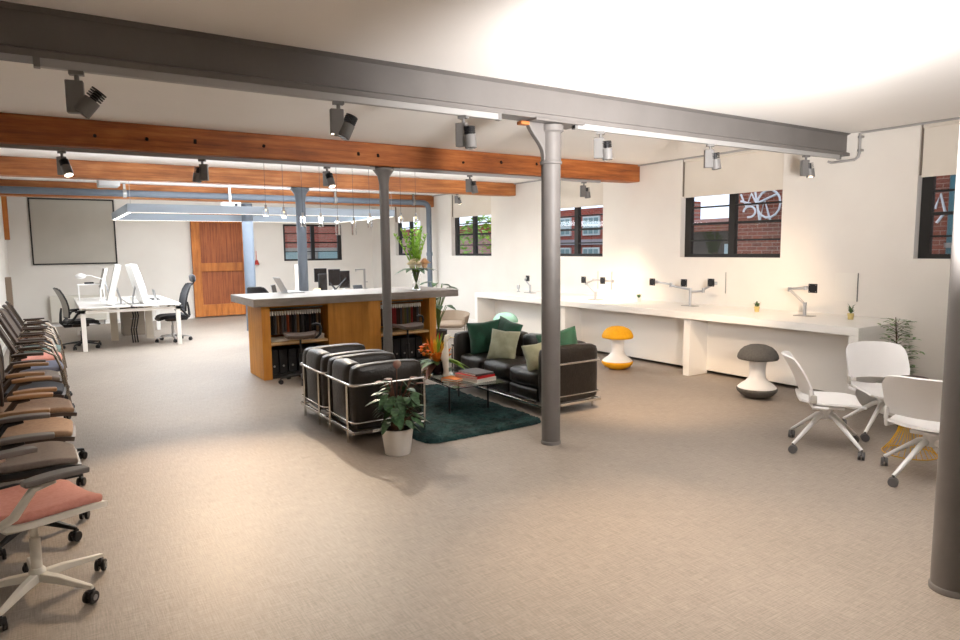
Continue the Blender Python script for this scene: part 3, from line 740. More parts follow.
# bird of paradise arrangement
t = thing('flower_arrangement', 'orange tropical flowers with big leaves in a dark vase on the coffee table', 'flower arrangement', (3.37, 6.06, TZ))
t.scale = (1.3, 1.3, 1.3)
m = MB(); m.lathe([(.045, 0), (.065, .03), (.068, .09), (.05, .125), (.046, .125), (.06, .088), (.056, .035), (.001, .02), (.001, 0)]); m.build('vase', DKV, t)
def spiky(base, tip, w, mm, nm, n=5, spread=.05):
    m = MB(); b = Vector(base); tp = Vector(tip)
    for k in range(n):
        a = k*6.28/n; off = Vector((math.cos(a), math.sin(a), rnd.uniform(-.5, .3)))*spread; m.leaf(b, tp+off, w, droop=-.05, fold=.5, n=5)
    m.build(nm, mm, t)
for b, tp, w, mm, nm, n, sp in (((0, 0, .1), (.02, -.02, .33), .03, LEAFL, 'bud_leaf', 4, .025), ((.02, .02, .1), (.08, .0, .27), .05, YPET, 'lily_bud', 5, .025), ((-.02, 0, .1), (-.01, 0, .29), .045, YPET, 'lily_bud', 5, .02), ((.03, -.03, .1), (.055, -.03, .19), .09, ORG, 'lily', 9, .06), ((-.02, -.03, .1), (-.03, -.06, .18), .08, ORG, 'lily', 8, .05),
                          ((.03, .0, .12), (.02, .03, .34), .018, RED, 'bird_of_paradise', 3, .02), ((-.04, .0, .12), (-.07, .02, .31), .02, ORG, 'bird_of_paradise', 4, .03)):
    spiky(b, tp, w, mm, nm, n, sp)
for c in ((-.13, -.05, .26), (-.12, -.06, .21), (-.15, -.05, .19), (-.10, -.07, .18), (-.17, -.04, .22), (-.15, -.02, .24)):
    m = MB(); m.tube([(0, 0, .1), (c[0]*.5, c[1]*.5, .18), c], .004, 5); m.build('sprig_stem', STEM, t)
    m = MB()
    for j in range(6):
        a = j*1.05; m.leaf(c, (c[0]+.028*math.cos(a), c[1]+.028*math.sin(a), c[2]+.01), .034, n=3)
    m.sph(c, .014, 8, 6); m.build('orchid_flower', ORG, t)
m = MB(); m.leaf((.05, -.03, .13), (.27, -.10, .06), .12, droop=.15); m.leaf((.04, -.04, .13), (.17, -.17, .08), .09, droop=.2); m.build('large_leaf', LEAFL, t)
m = MB()
for a, L in ((2.4, .2), (3.0, .17), (3.6, .22), (4.2, .15), (1.2, .16), (.6, .14), (5.2, .15)): m.leaf((.02*math.cos(a), .02*math.sin(a), .11), (L*math.cos(a), L*math.sin(a), .14), .07, droop=.3)
m.build('leaves', LEAF, t)
m = MB()
for a, L in ((3.3, .26), (3.8, .24), (2.9, .2)): m.leaf((.03*math.cos(a), .03*math.sin(a), .1), (L*math.cos(a), L*math.sin(a), .07), .06, droop=.35)
m.build('burgundy_leaves', LEAFB, t)
m = MB(); m.sph((-.0, -.06, .15), .016, 10, 8); m.build('white_bloom', CREAM, t)

# white wading bird ornament
t = thing('bird_ornament', 'slender white long-necked bird ornament on the coffee table', 'ornament', (3.40, 5.93, TZ))
m = MB(); m.M = Matrix.Diagonal((1.05, 1.05, 1.32, 1))
pts = [(0, 0, 0.005), (0, 0, .05), (-.005, 0, .10), (-.012, 0, .15), (-.004, 0, .19), (.006, 0, .225), (.002, 0, .26), (-.004, 0, .285), (.012, 0, .308), (.032, 0, .312), (.045, 0, .307)]
m.tube(pts, [.03, .026, .032, .04, .034, .022, .017, .017, .025, .022, .010], 14); m.build('body', mat('white_glaze', 'f2ecdd', .4), t)
m = MB(); m.tube([(.045, 0, .407), (.105, 0, .395)], [.009, .0015], 8); m.build('beak', mat('beak_yellow', 'e8d49a', .5), t)
for s in (-1, 1):
    m = MB(); m.sph((.033, s*.022, .417), .0035, 8, 6); m.build('eye', BLK, t)
m = MB(); m.lathe([(.036, 0), (.036, .008), (.03, .012)]); m.build('base', POTW, t)

# potted plant near armchair
t = thing('potted_plant', 'striped leafy plant in a plain white pot on the floor beside the armchair', 'potted plant', (2.30, 4.83, 0), R(20))
m = MB(); m.lathe([(.1, 0), (.104, .004), (.13, .20), (.133, .215), (.124, .215), (.12, .2), (.001, .195), (.001, 0)], n=36); m.build('pot', POTW, t)
m = MB(); m.lathe([(.001, .196), (.117, .196), (.112, .205), (.001, .21)]); m.build('soil', SOIL, t)
st = MB(); fo = MB(); bu = MB()
for i in range(95):
    a = rnd.uniform(0, 6.28); h_ = rnd.uniform(.30, .60)*(1 if i % 3 else .85); rr = rnd.uniform(.03, .15); p = Vector((rr*math.cos(a), rr*math.sin(a), .0+h_))
    st.tube([(.05*math.cos(a*3), .05*math.sin(a*3), .2), (p.x*.5, p.y*.5, .2+(h_-.2)*.7), p], .004, 5)
    d_ = Vector((math.cos(a+rnd.uniform(-.7, .7)), math.sin(a+rnd.uniform(-.7, .7)), rnd.uniform(-.7, .25)))*rnd.uniform(.09, .13)
    fo.leaf(p, p+d_, rnd.uniform(.06, .08), droop=.25)
for (a, h_, rr, L) in ((.7, .68, .10, .17), (-.6, .56, .16, .17), (-.2, .60, .14, .15), (1.6, .6, .05, .16), (2.6, .6, .1, .12)):
    p = Vector((rr*math.cos(a), rr*math.sin(a), h_)); st.tube([(0, 0, .2), (p.x*.4, p.y*.4, .45), p], .004, 5)
    bu.leaf(p, p+Vector((math.cos(a)*.7, math.sin(a)*.7, .5 if h_ > .6 else .1))*L, .07, droop=.2)
st.build('stems', mat('stem_red_brown', '5d3a28', .6), t); fo.build('foliage', LEAFD, t); bu.build('young_leaves', LEAFB, t)
#PART3
# ------------------------------------------------------------------ long white desk
DZ = .83
t = thing('long_desk', 'long white built-in desk running along the right wall under the windows', 'desk', (6.74, 7.0, 0))
m = wm(t); m.bx(6.74, W-.002, 3.47, 10.62, .745, DZ); m.build('worktop', WHITE, t, bevel=.004)
for y0, y1, x0, nm in ((3.47, 3.57, 6.742, 'end_panel'), (5.60, 5.70, 6.80, 'support_panel'), (8.05, 8.15, 6.80, 'support_panel'), (10.53, 10.62, 6.742, 'end_panel')):
    m = wm(t); m.bx(x0, W-.04 if 'end' in nm else 7.16, y0, y1, 0, .745); m.build(nm, WHITE, t, bevel=.003)
m = wm(t); m.bx(7.14, 7.17, 3.57, 10.53, .045, .745); m.build('modesty_panel', WHITE, t)

def ballo(loc, m_, label):
    t = thing('mushroom_stool', label, 'stool', loc, 0, 'mushroom stools')
    prof = [(.001, 0), (.06, .001), (.12, .012), (.17, .04), (.205, .075), (.212, .095), (.21, .105), (.2, .112), (.001, .112)]
    m = MB(); m.lathe(prof, n=40); m.build('dome_base', m_, t, smooth=60)
    m = MB(); m.lathe([(.2, .112), (.202, .118), (.17, .15), (.12, .185), (.09, .225), (.082, .28), (.082, .33), (.088, .38), (.095, .415), (.1, .43), (.001, .43)], n=40); m.build('body', WPL, t, smooth=60)
    m = MB(); m.lathe([(.001, .425), (.18, .425), (.205, .43), (.213, .445), (.208, .475), (.185, .52), (.145, .558), (.09, .582), (.04, .59), (.001, .592)], n=40); m.build('seat', m_, t, smooth=60)
ballo((6.44, 6.52, 0), YEL, 'yellow and white mushroom stool in front of the white desk')
ballo((6.43, 4.37, 0), STG, 'dark grey and white mushroom stool under the right part of the white desk')
ballo((6.35, 9.05, 0), MINT, 'mint green mushroom stool behind the left end of the sofa')

def mon_arm(loc, parts, label):
    """parts: list of (kind, points...)"""
    t = thing('monitor_mount', label, 'monitor arm', loc, 0, 'monitor arms on the white desk')
    m = MB(); m.bx(-.06, .06, -.11, .11, 0, .008); m.build('desk_plate', STEEL, t, bevel=.003)
    for kind, pts in parts:
        m = MB()
        if kind == 'post': m.cyl(pts[0], pts[1], .018, n=14); m.build('post', ALU, t)
        elif kind == 'arm':
            m.tube(pts, .015, 10)
            for p in pts: m.cyl((p[0], p[1], p[2]-.022), (p[0], p[1], p[2]+.022), .021, n=14)
            m.build('arm', ALU, t)
        elif kind == 'plate':
            x, y, z = pts[0]; m.box((x, y, z), (.012, .105, .105)); m.build('mount_plate', BLK, t, bevel=.004)
            m = MB()
            for sy in (-1, 1):
                for sz in (-1, 1): m.cyl((x-.009, y+sy*.038, z+sz*.038), (x-.005, y+sy*.038, z+sz*.038), .005, n=8)
            m.build('screws', STEEL, t)
        elif kind == 'bracket':
            x, y, z = pts[0]; m.bx(x-.004, x+.004, y-.004, y+.004, z-.14, z+.14); m.build('wire_bracket', STEEL, t)
    return t
mon_arm((7.45, 9.82, DZ), [('post', [(0, 0, 0), (0, 0, .13)]), ('arm', [(0, 0, .13), (0, .14, .24)]), ('arm', [(0, .14, .24), (-.02, .06, .27)]), ('plate', [(-.03, .03, .27)])], 'single monitor arm just left of the bracket column')
mon_arm((7.25, 7.84, DZ), [('post', [(0, 0, 0), (0, 0, .11)]), ('arm', [(0, 0, .11), (0, .22, .25)]), ('arm', [(0, .22, .25), (.05, .1, .31), (.05, -.13, .31)]), ('arm', [(.05, -.13, .31), (.05, -.33, .305)]), ('plate', [(-.03, .25, .31)]), ('plate', [(0, -.16, .31)]), ('bracket', [(.07, .02, .31)]), ('bracket', [(.07, -.29, .31)])], 'monitor arm with two mounts behind the yellow stool')
mon_arm((7.47, 6.16, DZ), [('post', [(0, 0, 0), (0, 0, .24)]), ('arm', [(0, 0, .23), (0, .35, .27)]), ('arm', [(0, .35, .29), (.05, .66, .31)]), ('arm', [(0, 0, .2), (0, -.22, .22)]), ('arm', [(0, -.22, .24), (.05, -.38, .33)]), ('plate', [(0, .70, .31)]), ('plate', [(-.03, .09, .32)]), ('plate', [(0, -.34, .34)]), ('bracket', [(.07, -.52, .34)])], 'monitor arm cluster with three mounts in the middle of the desk')
mon_arm((7.42, 4.45, DZ), [('post', [(0, 0, 0), (0, 0, .14)]), ('arm', [(0, 0, .14), (0, .2, .30)]), ('arm', [(0, .2, .31), (0, -.0, .33), (0, -.06, .33)]), ('plate', [(-.02, -.10, .33)])], 'single monitor arm above the dark grey stool')
m = MB(); m.bx(-.004, .004, -.13, .13, 0, .33)
t = thing('wall_panel', 'clear acrylic panel fixed to the wall behind the rightmost monitor arm', 'panel', (7.83, 4.2, 1.0)); m.build('acrylic_sheet', mat('acrylic', 'e6e1d8', .3), t)
m = MB(); m.bx(-.008, .008, -.136, -.131, 0, .33); m.build('dark_edge', HEAD, t)

def mini_plant(loc, h_, label, gold):
    t = thing('mini_plant', label, 'small plant', loc, rnd.random()*6, 'mini plants on the white desk'); t.scale = (1.35, 1.35, 1.35)
    m = MB(); m.lathe([(.02, 0), (.026, .05), (.023, .05), (.021, .045), (.001, .044), (.001, 0)], n=16); m.build('pot', mat('brass_pot', 'cdb878', .4, .2) if gold else POTW, t)
    m = MB()
    for i in range(26):
        a = i*2.4; z = .045+h_*rnd.random(); L = rnd.uniform(.02, .045); m.leaf((.006*math.cos(a), .006*math.sin(a), z*.9), (L*math.cos(a), L*math.sin(a), z+.02), .014, n=3)
    m.build('foliage', LEAF, t)
for y, h_, lab, g in ((9.3, .03, 'tiny succulent on the desk right of the bracket column', False), (7.1, .03, 'tiny plant on the desk left of the three-mount monitor arm', False),
                  (5.1, .045, 'tiny plant in a gold pot on the desk left of the rightmost monitor arm', True), (3.93, .075, 'small plant at the right end of the white desk', True)):
    mini_plant((7.45, y, DZ), h_, lab, g)
m = MB(); m.lathe([(.03, 0), (.032, .012), (.012, .018), (.01, .04), (.03, .06), (.034, .1), (.028, .13), (.001, .135)], n=20)
m.build('desk_clock', ALU, loc=(7.5, 10.25, DZ), label='small silver desk ornament at the far left end of the white desk', cat='ornament')

# ------------------------------------------------------------------ white castor chairs
def shell_chair(loc, rz, label, brz=0):
    t = thing('white_castor_chair', label, 'chair', loc, rz, 'white chairs by the right wall')
    def seat(u, v):
        x = -.21+.46*u; w = .24*(1-.10*(2*u-1)**2); y = (2*v-1)*w
        z = .385+.03*(abs(2*v-1)**2.5)-.05*max(0, u-.72)**2*4+.03*max(0, .25-u)*3
        return (x, y, z)
    m = MB(); m.sheet(seat, 16, 14, .016); m.build('seat', WPL, t, smooth=60)
    def back(u, v):
        w = .255*(1-.22*max(0, abs(2*u-1)-.3)**2.2)*(1.0 if u < .75 else 1-.9*(u-.75)**2)
        y = (2*v-1)*w; z = .475+.30*u*(1-.06*abs(2*v-1)**4) ; x = -.20-.085*u-.06*u*u+.075*(2*v-1)**2
        return (x, y, z)
    m = MB(); m.sheet(back, 14, 14, .014); m.build('backrest', WPL, t, smooth=60)
    for s in (-1, 1):
        m = MB(); m.tube([(-.02, s*.225, .38), (-.13, s*.243, .385), (-.15, s*.243, .44), (-.15, s*.24, .52)], .014, 8); m.build('back_support', WPL, t)
        m = MB(); m.cushion((-.13, s*.25, .45), (.05, .02, .07), .01, 0, n=3); m.build('hinge', mat('warm_grey_plastic', 'b9b4ac', .5), t)
    m = MB(); m.bx(-.12, .12, -.1, .1, .345, .372); m.lathe([(.045, .25), (.05, .347)], n=16); m.build('under_frame', WPL, t, bevel=.006)
    for k in range(4):
        a = PI/4+k*PI/2+brz; c, s = math.cos(a), math.sin(a)
        m = MB(); m.tube([(.02*c, .02*s, .29), (.09*c, .09*s, .265), (.34*c, .34*s, .075)], [.022, .02, .013], 10); m.build('leg', WPL, t)
        m = MB(); aa = a+.6; p = Vector((.34*c, .34*s, .032)); q = Vector((math.cos(aa), math.sin(aa), 0))*.016
        m.cyl(p-q*1.4, p-q*.3, .032, n=18); m.cyl(p+q*.3, p+q*1.4, .032, n=18); m.cyl(p+Vector((0, 0, .0)), p+Vector((0, 0, .05)), .009, n=8); m.build('castor', mat('castor_grey', '5c5a5a', .6), t)
    return t
shell_chair((5.25, 2.93, 0), R(-52), 'white chair on castors seen side-on, nearest the dark grey stool', R(-5))
shell_chair((6.05, 2.86, 0), R(-132), 'white chair on castors facing the viewer beside the small tree')
shell_chair((5.11, 2.10, 0), R(10), 'white chair on castors with its back turned, beside the right column', R(22))

# yellow wire table
t = thing('wire_side_table', 'yellow wire hourglass side table among the white chairs', 'side table', (5.66, 2.47, 0))
def ring(r, z, th=.004): return MB().tube([(r*math.cos(k*2*PI/40), r*math.sin(k*2*PI/40), z) for k in range(40)], th, 6, loop=True)
for r, z, nm in ((.19, .005, 'base_ring'), (.066, .26, 'waist_ring'), (.095, .6, 'top_ring')): ring(r, z).build(nm, GOLD, t)
for k in range(28):
    a = k*2*PI/28; m = MB(); m.tube([((r+.0)*math.cos(a), r*math.sin(a), z) for r, z in ((.19, .005), (.14, .07), (.095, .16), (.07, .26), (.075, .40), (.086, .5), (.095, .6))], .0024, 5); m.build('wire', GOLD, t)
m = MB(); m.lathe([(.098, .602), (.098, .614), (.001, .614), (.001, .602)]); m.build('top', mat('dark_brown_top', '3a2a24', .5), t)

# small tree by the wall
t = thing('small_tree', 'small sparse green tree in a pot at the end of the desk', 'plant', (6.9, 3.18, 0))
m = MB(); m.lathe([(.13, 0), (.16, .3), (.15, .3), (.13, .26), (.001, .26), (.001, 0)]); m.build('pot', POTW, t)
m = MB(); m.lathe([(.001, .262), (.13, .262), (.13, .268), (.001, .272)]); m.build('soil', SOIL, t)
st = MB(); fo = MB()
st.tube([(0, 0, .26), (.01, 0, .6), (-.01, .02, .95)], [.012, .009, .004], 6)
for i in range(34):
    z = .42+.5*i/34; a = i*2.4; L = rnd.uniform(.11, .2)*(1.15-.5*i/34); p0 = Vector((0, 0, z)); p1 = p0+Vector((L*math.cos(a), L*math.sin(a), L*.35))
    st.tube([p0, p0.lerp(p1, .5)+Vector((0, 0, .02)), p1], [.0025, .002, .0015], 5)
    for k in range(7):
        q = p0.lerp(p1, .3+.7*k/6); b_ = a+(1.0 if k % 2 else -1.0); fo.leaf(q, q+Vector((math.cos(b_), math.sin(b_), rnd.uniform(-.2, .4)))*rnd.uniform(.05, .085), .03, n=3)
for i in range(60):
    a = rnd.random()*6.28; q = Vector((.1*math.cos(a), .1*math.sin(a), rnd.uniform(.35, .62)))*1; fo.leaf(q, q+Vector((math.cos(a), math.sin(a), .3))*.10, .04, n=3); 
for i in range(12):
    a = i*.52; st.tube([(0, 0, .3), (.08*math.cos(a), .08*math.sin(a), .4), (.1*math.cos(a), .1*math.sin(a), .5)], .003, 5)
st.build('branches', WOODY, t); fo.build('foliage', mat('olive_leaf', '5d7a48', .5, col2='7d9663', scale=9), t)

# grey lounge chair behind sofa
t = thing('lounge_chair', 'taupe tub lounge chair on a thin chrome frame behind the left end of the sofa', 'chair', (6.12, 10.45, 0), R(-125))
t.scale = (.9, .9, .78)
def tub(u, v):
    a = -2.2+4.4*v; z = .36+(.30-.10*abs(2*v-1)**2)*u; r = .30+.06*u
    return (-r*math.cos(a)*1.0, r*math.sin(a), z)
m = MB(); m.sheet(tub, 8, 24, .05); m.build('backrest', mat('taupe_wool', '9b8b7a', .9), t, smooth=60)
m = MB(); m.cushion((.03, 0, .37), (.56, .52, .12), .05, .02); m.build('seat', mat('taupe_wool', '9b8b7a', .9), t)
for s in (-1, 1):
    m = MB(); m.tube([(.3, s*.28, .0), (.28, s*.3, .45), (-.2, s*.31, .47), (-.32, s*.28, .0)], .011, 8); m.build('side_frame', CHR, t)
m = MB(); m.tube([(.25, -.29, .28), (.25, .29, .28)], .009, 8); m.tube([(-.24, -.29, .28), (-.24, .29, .28)], .009, 8); m.build('cross_bar', CHR, t)

# ------------------------------------------------------------------ task chairs
CAST = {}
def castor_mesh(t, x, y, a, m_=None, r=.03, hub=False):
    key = ((m_ or BLK).name, hub)
    if key not in CAST:
        m = MB(); m.cyl((0, -.024, r), (0, -.006, r), r, n=18); m.cyl((0, .006, r), (0, .024, r), r, n=18); m.cyl((-.012, 0, r), (-.012, 0, r+.045), .009, n=8)
        m.box((0, 0, r+.022), (.05, .018, .03)); o = m.build('castor', m_ or BLK, t, bevel=.003)
        if hub:
            h = MB(); h.cyl((0, -.026, r), (0, .026, r), .014, n=12); h.build('wheel_hub', ALU, o)
        CAST[key] = o
    else: o = copy_tree(CAST[key], t)
    o.location = (x, y, 0); o.rotation_euler.z = a
def task_chair(loc, rz, label, frame, seat_m, arm_m, back_m, base_m=None, star=0, head=False, arms=True, group='task chairs', bh=.50, lean=.12, cast=None):
    t = thing('task_chair', label, 'office chair', loc, rz, group); base_m = base_m or frame
    m = MB(); m.lathe([(.035, .085), (.04, .10), (.036, .135), (.026, .15)], n=20)
    for k in range(5):
        a = star+k*2*PI/5; c, s = math.cos(a), math.sin(a)
        rings = []
        for q, w, z0, z1 in ((.02, .026, .085, .125), (.12, .022, .085, .12), (.24, .018, .077, .10), (.30, .014, .072, .092), (.315, .010, .07, .086)):
            rings.append([(q*c+w*s, q*s-w*c, z0), (q*c-w*s, q*s+w*c, z0), (q*c-w*s*.7, q*s+w*c*.7, z1), (q*c+w*s*.7, q*s-w*c*.7, z1)])
        m.loft(rings)
    m.build('star_base', base_m, t, bevel=.004)
    for k in range(5):
        a = star+k*2*PI/5; castor_mesh(t, .30*math.cos(a), .30*math.sin(a), a+.8+k, cast, hub=cast is not None)
    m = MB(); m.cyl((0, 0, .14), (0, 0, .30), .024); m.cyl((0, 0, .30), (0, 0, .41), .016); m.build('gas_column', base_m, t)
    m = MB(); m.cushion((-.02, 0, .405), (.26, .2, .06), .02, 0, n=4); m.build('tilt_mechanism', frame if frame is not BLK else BRN, t)
    def st(u, v, dz=0, g=0):
        x = -.23+g*.5*-1+(.48+g)*u; w = (.245+g)*(1-.28*abs(2*u-1.0)**3.5)
        y = (2*v-1)*w; z = .468+dz+.018*abs(2*v-1)**2-.045*max(0, u-.7)**2*8+.02*max(0, .2-u)*4
        return (x, y, z)
    m = MB(); m.sheet(lambda u, v: st(u, v, -.030, .02), 16, 14, .028); m.build('seat_pan', frame, t, smooth=60)
    m = MB(); m.sheet(lambda u, v: st(u, v, 0), 16, 14, .045); m.build('seat', seat_m, t, smooth=0 or 180, sub=1)
    def bk(u, v, off=0, k=1.0):
        w = .215*k*(1-.25*abs(2*u-1)**3); y = (2*v-1)*w; z = .56+bh*u
        x = -.25-lean*u-.04*math.sin(u*PI)*-1+.05*(2*v-1)**2+off
        return (x, y, z)
    m = MB(); m.sheet(lambda u, v: bk(u, v), 14, 12, .018); m.build('backrest', back_m, t, smooth=60)
    m = MB(); edge = [bk(0, 0), bk(.2, 0), bk(.4, 0), bk(.6, 0), bk(.8, 0), bk(.95, .02), bk(1, .12), bk(1, .5), bk(1, .88), bk(.95, .98), bk(.8, 1), bk(.6, 1), bk(.4, 1), bk(.2, 1), bk(0, 1), bk(0, .75), bk(0, .5), bk(0, .25)]
    m.tube(edge, .014, 8, loop=True); m.build('back_frame', frame, t)
    m = MB(); m.tube([(-.1, 0, .40), (-.25, 0, .40), (-.31, 0, .47), (-.30, 0, .62), (-.285, 0, .72)], [.026, .026, .024, .02, .014], 10); m.build('back_spine', frame, t)
    if arms:
        for s in (-1, 1):
            m = MB(); m.tube([(-.27, s*.06, .45), (-.24, s*.22, .46), (-.17, s*.275, .52), (-.09, s*.28, .625), (.0, s*.28, .64)], [.018, .02, .02, .018, .014], 10); m.build('arm_post', frame, t)
            def pad(u, v, s=s):
                return (-.13+.27*u, s*.28+(2*v-1)*.042*(1-.35*abs(2*u-1)**3), .662-.03*(u-.5)**2)
            m = MB(); m.sheet(pad, 12, 6, .026); m.build('arm_pad', arm_m, t, smooth=60, bevel=.006)
    if head:
        m = MB(); m.cushion((-.40, 0, 1.16), (.06, .26, .13), .03, .01, n=6, rot=(0, .1, 0)); m.build('headrest', seat_m, t)
        m = MB(); m.tube([(-.36, 0, 1.02), (-.42, 0, 1.08), (-.41, 0, 1.15)], .014, 8); m.build('headrest_stem', frame, t)
    return t
CW = mat('castor_hub_black', '2b2a2a', .5)
task_chair((-.15, 3.76, 0), R(22), 'white framed office chair with pink seat, nearest in the row along the left wall', OFFW, PINK, ARMG, mat('cream_mesh', 'c9c0b2', .8), star=R(4), group='chairs along the left wall', cast=CW)
row = [(-.19, 4.60, 2, 'dark framed office chair with grey seat, second from the front in the left row', BLK, GRF, ARMG, MESHB),
       (-.19, 5.32, -2, 'tan seated office chair with tan arm pads, third in the left row', BRN, TAN, ARMT, MESHB),
       (-.17, 6.08, 3, 'lighter tan office chair, fourth from the front in the left row', BRN, TAN, ARMT, MESHB),
       (-.22, 6.92, -3, 'charcoal office chair with tan arm pads, fifth in the left row', BRN, DKF, ARMT, MESHB),
       (-.24, 7.66, 2, 'office chair with dark seat and brown arms, sixth in the left row', BRN, GRF, BRN, MESHB)]
for x, y, a, lab, fr, se, ar, ba in row:
    task_chair((x, y, 0), R(a), lab, fr, se, ar, ba, base_m=BLK, star=R(rnd.uniform(5, 30)), group='chairs along the left wall')

def tube_chair(loc, rz, label, seat_m, back_m, fr=DCHR, castor=False, rail=BRN):
    t = thing('visitor_chair', label, 'chair', loc, rz, 'chairs along the left wall')
    for s in (-1, 1):
        m = MB(); m.tube([(-.30, s*.26, .05 if castor else 0), (-.22, s*.26, .40), (-.2, s*.27, .62), (-.12, s*.275, .68), (.05, s*.275, .675), (.17, s*.27, .60), (.235, s*.265, .40), (.28, s*.26, .05 if castor else 0)], .013, 10); m.build('leg_frame', fr, t)
        m = MB(); m.sheet(lambda u, v, s=s: (-.15+.26*u, s*.275+(2*v-1)*.025, .699), 4, 2, .018); m.build('arm_pad', rail, t, bevel=.005)
        if castor:
            for x in (-.30, .28): castor_mesh(t, x, s*.26, .4*s, None)
    m = MB(); m.tube([(.24, -.265, .40), (.24, .265, .40)], .01, 8); m.tube([(-.22, -.26, .40), (-.22, .26, .40)], .01, 8); m.build('cross_bar', fr, t)
    m = MB(); m.cushion((.0, 0, .45), (.48, .47, .07), .03, .012); m.build('seat', seat_m, t)
    def bk(u, v): return (-.15-.2*u+.03*(2*v-1)**2, (2*v-1)*.225*(1-.2*abs(2*u-1)**3), .54+.44*u)
    m = MB(); m.sheet(bk, 12, 10, .018); m.build('backrest', back_m, t, smooth=60)
    m = MB(); m.tube([bk(0, 0), bk(.3, 0), bk(.6, 0), bk(.9, .01), bk(1, .15), bk(1, .5), bk(1, .85), bk(.9, .99), bk(.6, 1), bk(.3, 1), bk(0, 1), bk(0, .5)], .013, 8, loop=True); m.build('back_frame', rail, t)
    for s in (-1, 1):
        m = MB(); m.tube([(-.18, s*.262, .45), (-.17, s*.222, .50), (-.17, s*.2, .58)], .011, 8); m.build('back_bracket', fr, t)
    return t
for y, a, lab, se, ba, c in ((8.45, 3, 'chrome framed chair on castors with slate blue seat in the left row', SLATE, MESHB, True),
                          (9.2, 2, 'chrome framed chair with dusty pink seat in the left row', PINK, MESHB, True),
                          (9.95, -2, 'chrome framed chair with grey-green seat in the left row', TEALF, MESHB, False),
                          (10.7, 3, 'chrome framed chair with charcoal seat in the left row, second from the far end', DKF, MESHB, False),
                          (11.5, 6, 'chrome framed chair with taupe seat at the far end of the left row', GRF, MESHB, False)):
    tube_chair((-.20, y, 0), R(a), lab, se, ba, castor=c)

# ------------------------------------------------------------------ far left bench desk
t = thing('bench_desk', 'white double bench desk with square frame legs in the far left corner', 'desk', (1.15, 14.3, 0))
DT = .745
for s, nm in ((-1, 'desktop'), (1, 'desktop')):
    m = wm(t); x = (.37, 1.13) if s < 0 else (1.17, 1.93); m.bx(x[0], x[1], 12.86, 15.75, DT-.025, DT); m.build(nm, WHITE, t, bevel=.003)
m = wm(t); m.bx(1.13, 1.17, 12.9, 15.7, DT-.05, DT-.03); m.build('cable_channel', BLK, t)
for y in (12.9, 15.65):
    m = wm(t); m.bx(.38, .45, y, y+.07, 0, DT-.055); m.build('leg', WHITE, t); m = wm(t); m.bx(1.85, 1.92, y, y+.07, 0, DT-.055); m.build('leg', WHITE, t)
    m = wm(t); m.bx(.38, 1.92, y, y+.07, DT-.105, DT-.055); m.build('cross_beam', WHITE, t)
for x in (.5, 1.8):
    m = wm(t); m.bx(x-.03, x+.03, 12.97, 15.65, DT-.055, DT-.025); m.build('rail', WHITE, t)
for x in (.95, 1.55):
    m = wm(t); m.bx(x-.06, x+.06, 14.2, 14.3, 0, DT-.03); m.build('inner_leg', mat('warm_white_metal', 'cfc4b4', .5), t)

def monitor(loc, rz, label, shell=WSCR, w=.52, h=.33, th=.05, tilt=R(14), grp=None, z0=.12):
    t = thing('monitor', label, 'monitor', loc, rz, grp)
    c = Vector((0, 0, z0+h/2)); 
    m = MB(); m.box(c, (th, w, h), (0, -tilt, 0)); m.build('screen_shell', shell, t, bevel=.006)
    n = Vector((math.cos(tilt), 0, math.sin(tilt))); m = MB(); m.box(c+n*(th/2+.001), (.004, w-.03, h-.03), (0, -tilt, 0)); m.build('display', SCRN, t)
    m = MB(); m.tube([c-n*.02, (-.09, 0, .1), (-.09, 0, .01)], .016, 8); m.build('stand', ALU, t)
    m = MB(); m.bx(-.16, .0, -.1, .1, 0, .01); m.build('foot', ALU, t, bevel=.003)
    return t
g = 'monitors on the bench desk'
monitor((.93, 13.35, DT), R(176), 'large white monitor leaning back, near left on the bench desk', w=.6, h=.70, z0=.01, th=.1, grp=g)
monitor((1.30, 13.35, DT), R(4), 'large white monitor leaning back, near right on the bench desk', w=.6, h=.70, z0=.01, th=.1, grp=g)
monitor((.85, 14.75, DT), PI, 'white monitor at the far left of the bench desk', w=.5, h=.4, z0=.22, grp=g)
monitor((1.5, 14.75, DT), 0, 'white monitor at the far right of the bench desk', w=.5, h=.36, z0=.16, grp=g)
t = thing('desk_lamp', 'white desk lamp with round head on the left of the bench desk', 'lamp', (.82, 14.2, DT), 0)
m = MB(); m.lathe([(.08, 0), (.08, .015), (.02, .022)]); m.build('base', WPL, t)
m = MB(); m.tube([(0, 0, .015), (0, 0, .42), (-.2, 0, .5), (-.3, 0, .5)], .008, 8); m.build('arm', WPL, t)
m = MB(); m.sph((-.36, 0, .49), (.085, .085, .05)); m.build('lamp_head', WPL, t)
t = thing('desk_shelf', 'thin white monitor shelf with a dark item on the left of the bench desk', 'shelf', (.62, 14.9, DT))
m = MB(); m.bx(-.2, .2, -.12, .12, .3, .32); m.build('shelf_board', WPL, t)
for s in (-.18, .18):
    m = MB(); m.bx(s-.01, s+.01, -.1, .1, 0, .3); m.build('leg', WPL, t)
m = MB(); m.bx(-.08, .08, -.05, .05, 0, .03); m.build('dark_case', BLK, loc=(.62, 14.9, DT+.32), bevel=.01, label='small dark case on the thin white shelf at the bench desk', cat='case')
laptop((1.70, 13.25, DT), R(180), 'open silver laptop on the near right of the bench desk', 100)
m = MB(); m.bx(-.07, .07, -.22, .22, 0, .016); m.build('keyboard', BLK, loc=(1.68, 14.3, DT), bevel=.003, label='black keyboard farther back on the right of the bench desk', cat='keyboard')
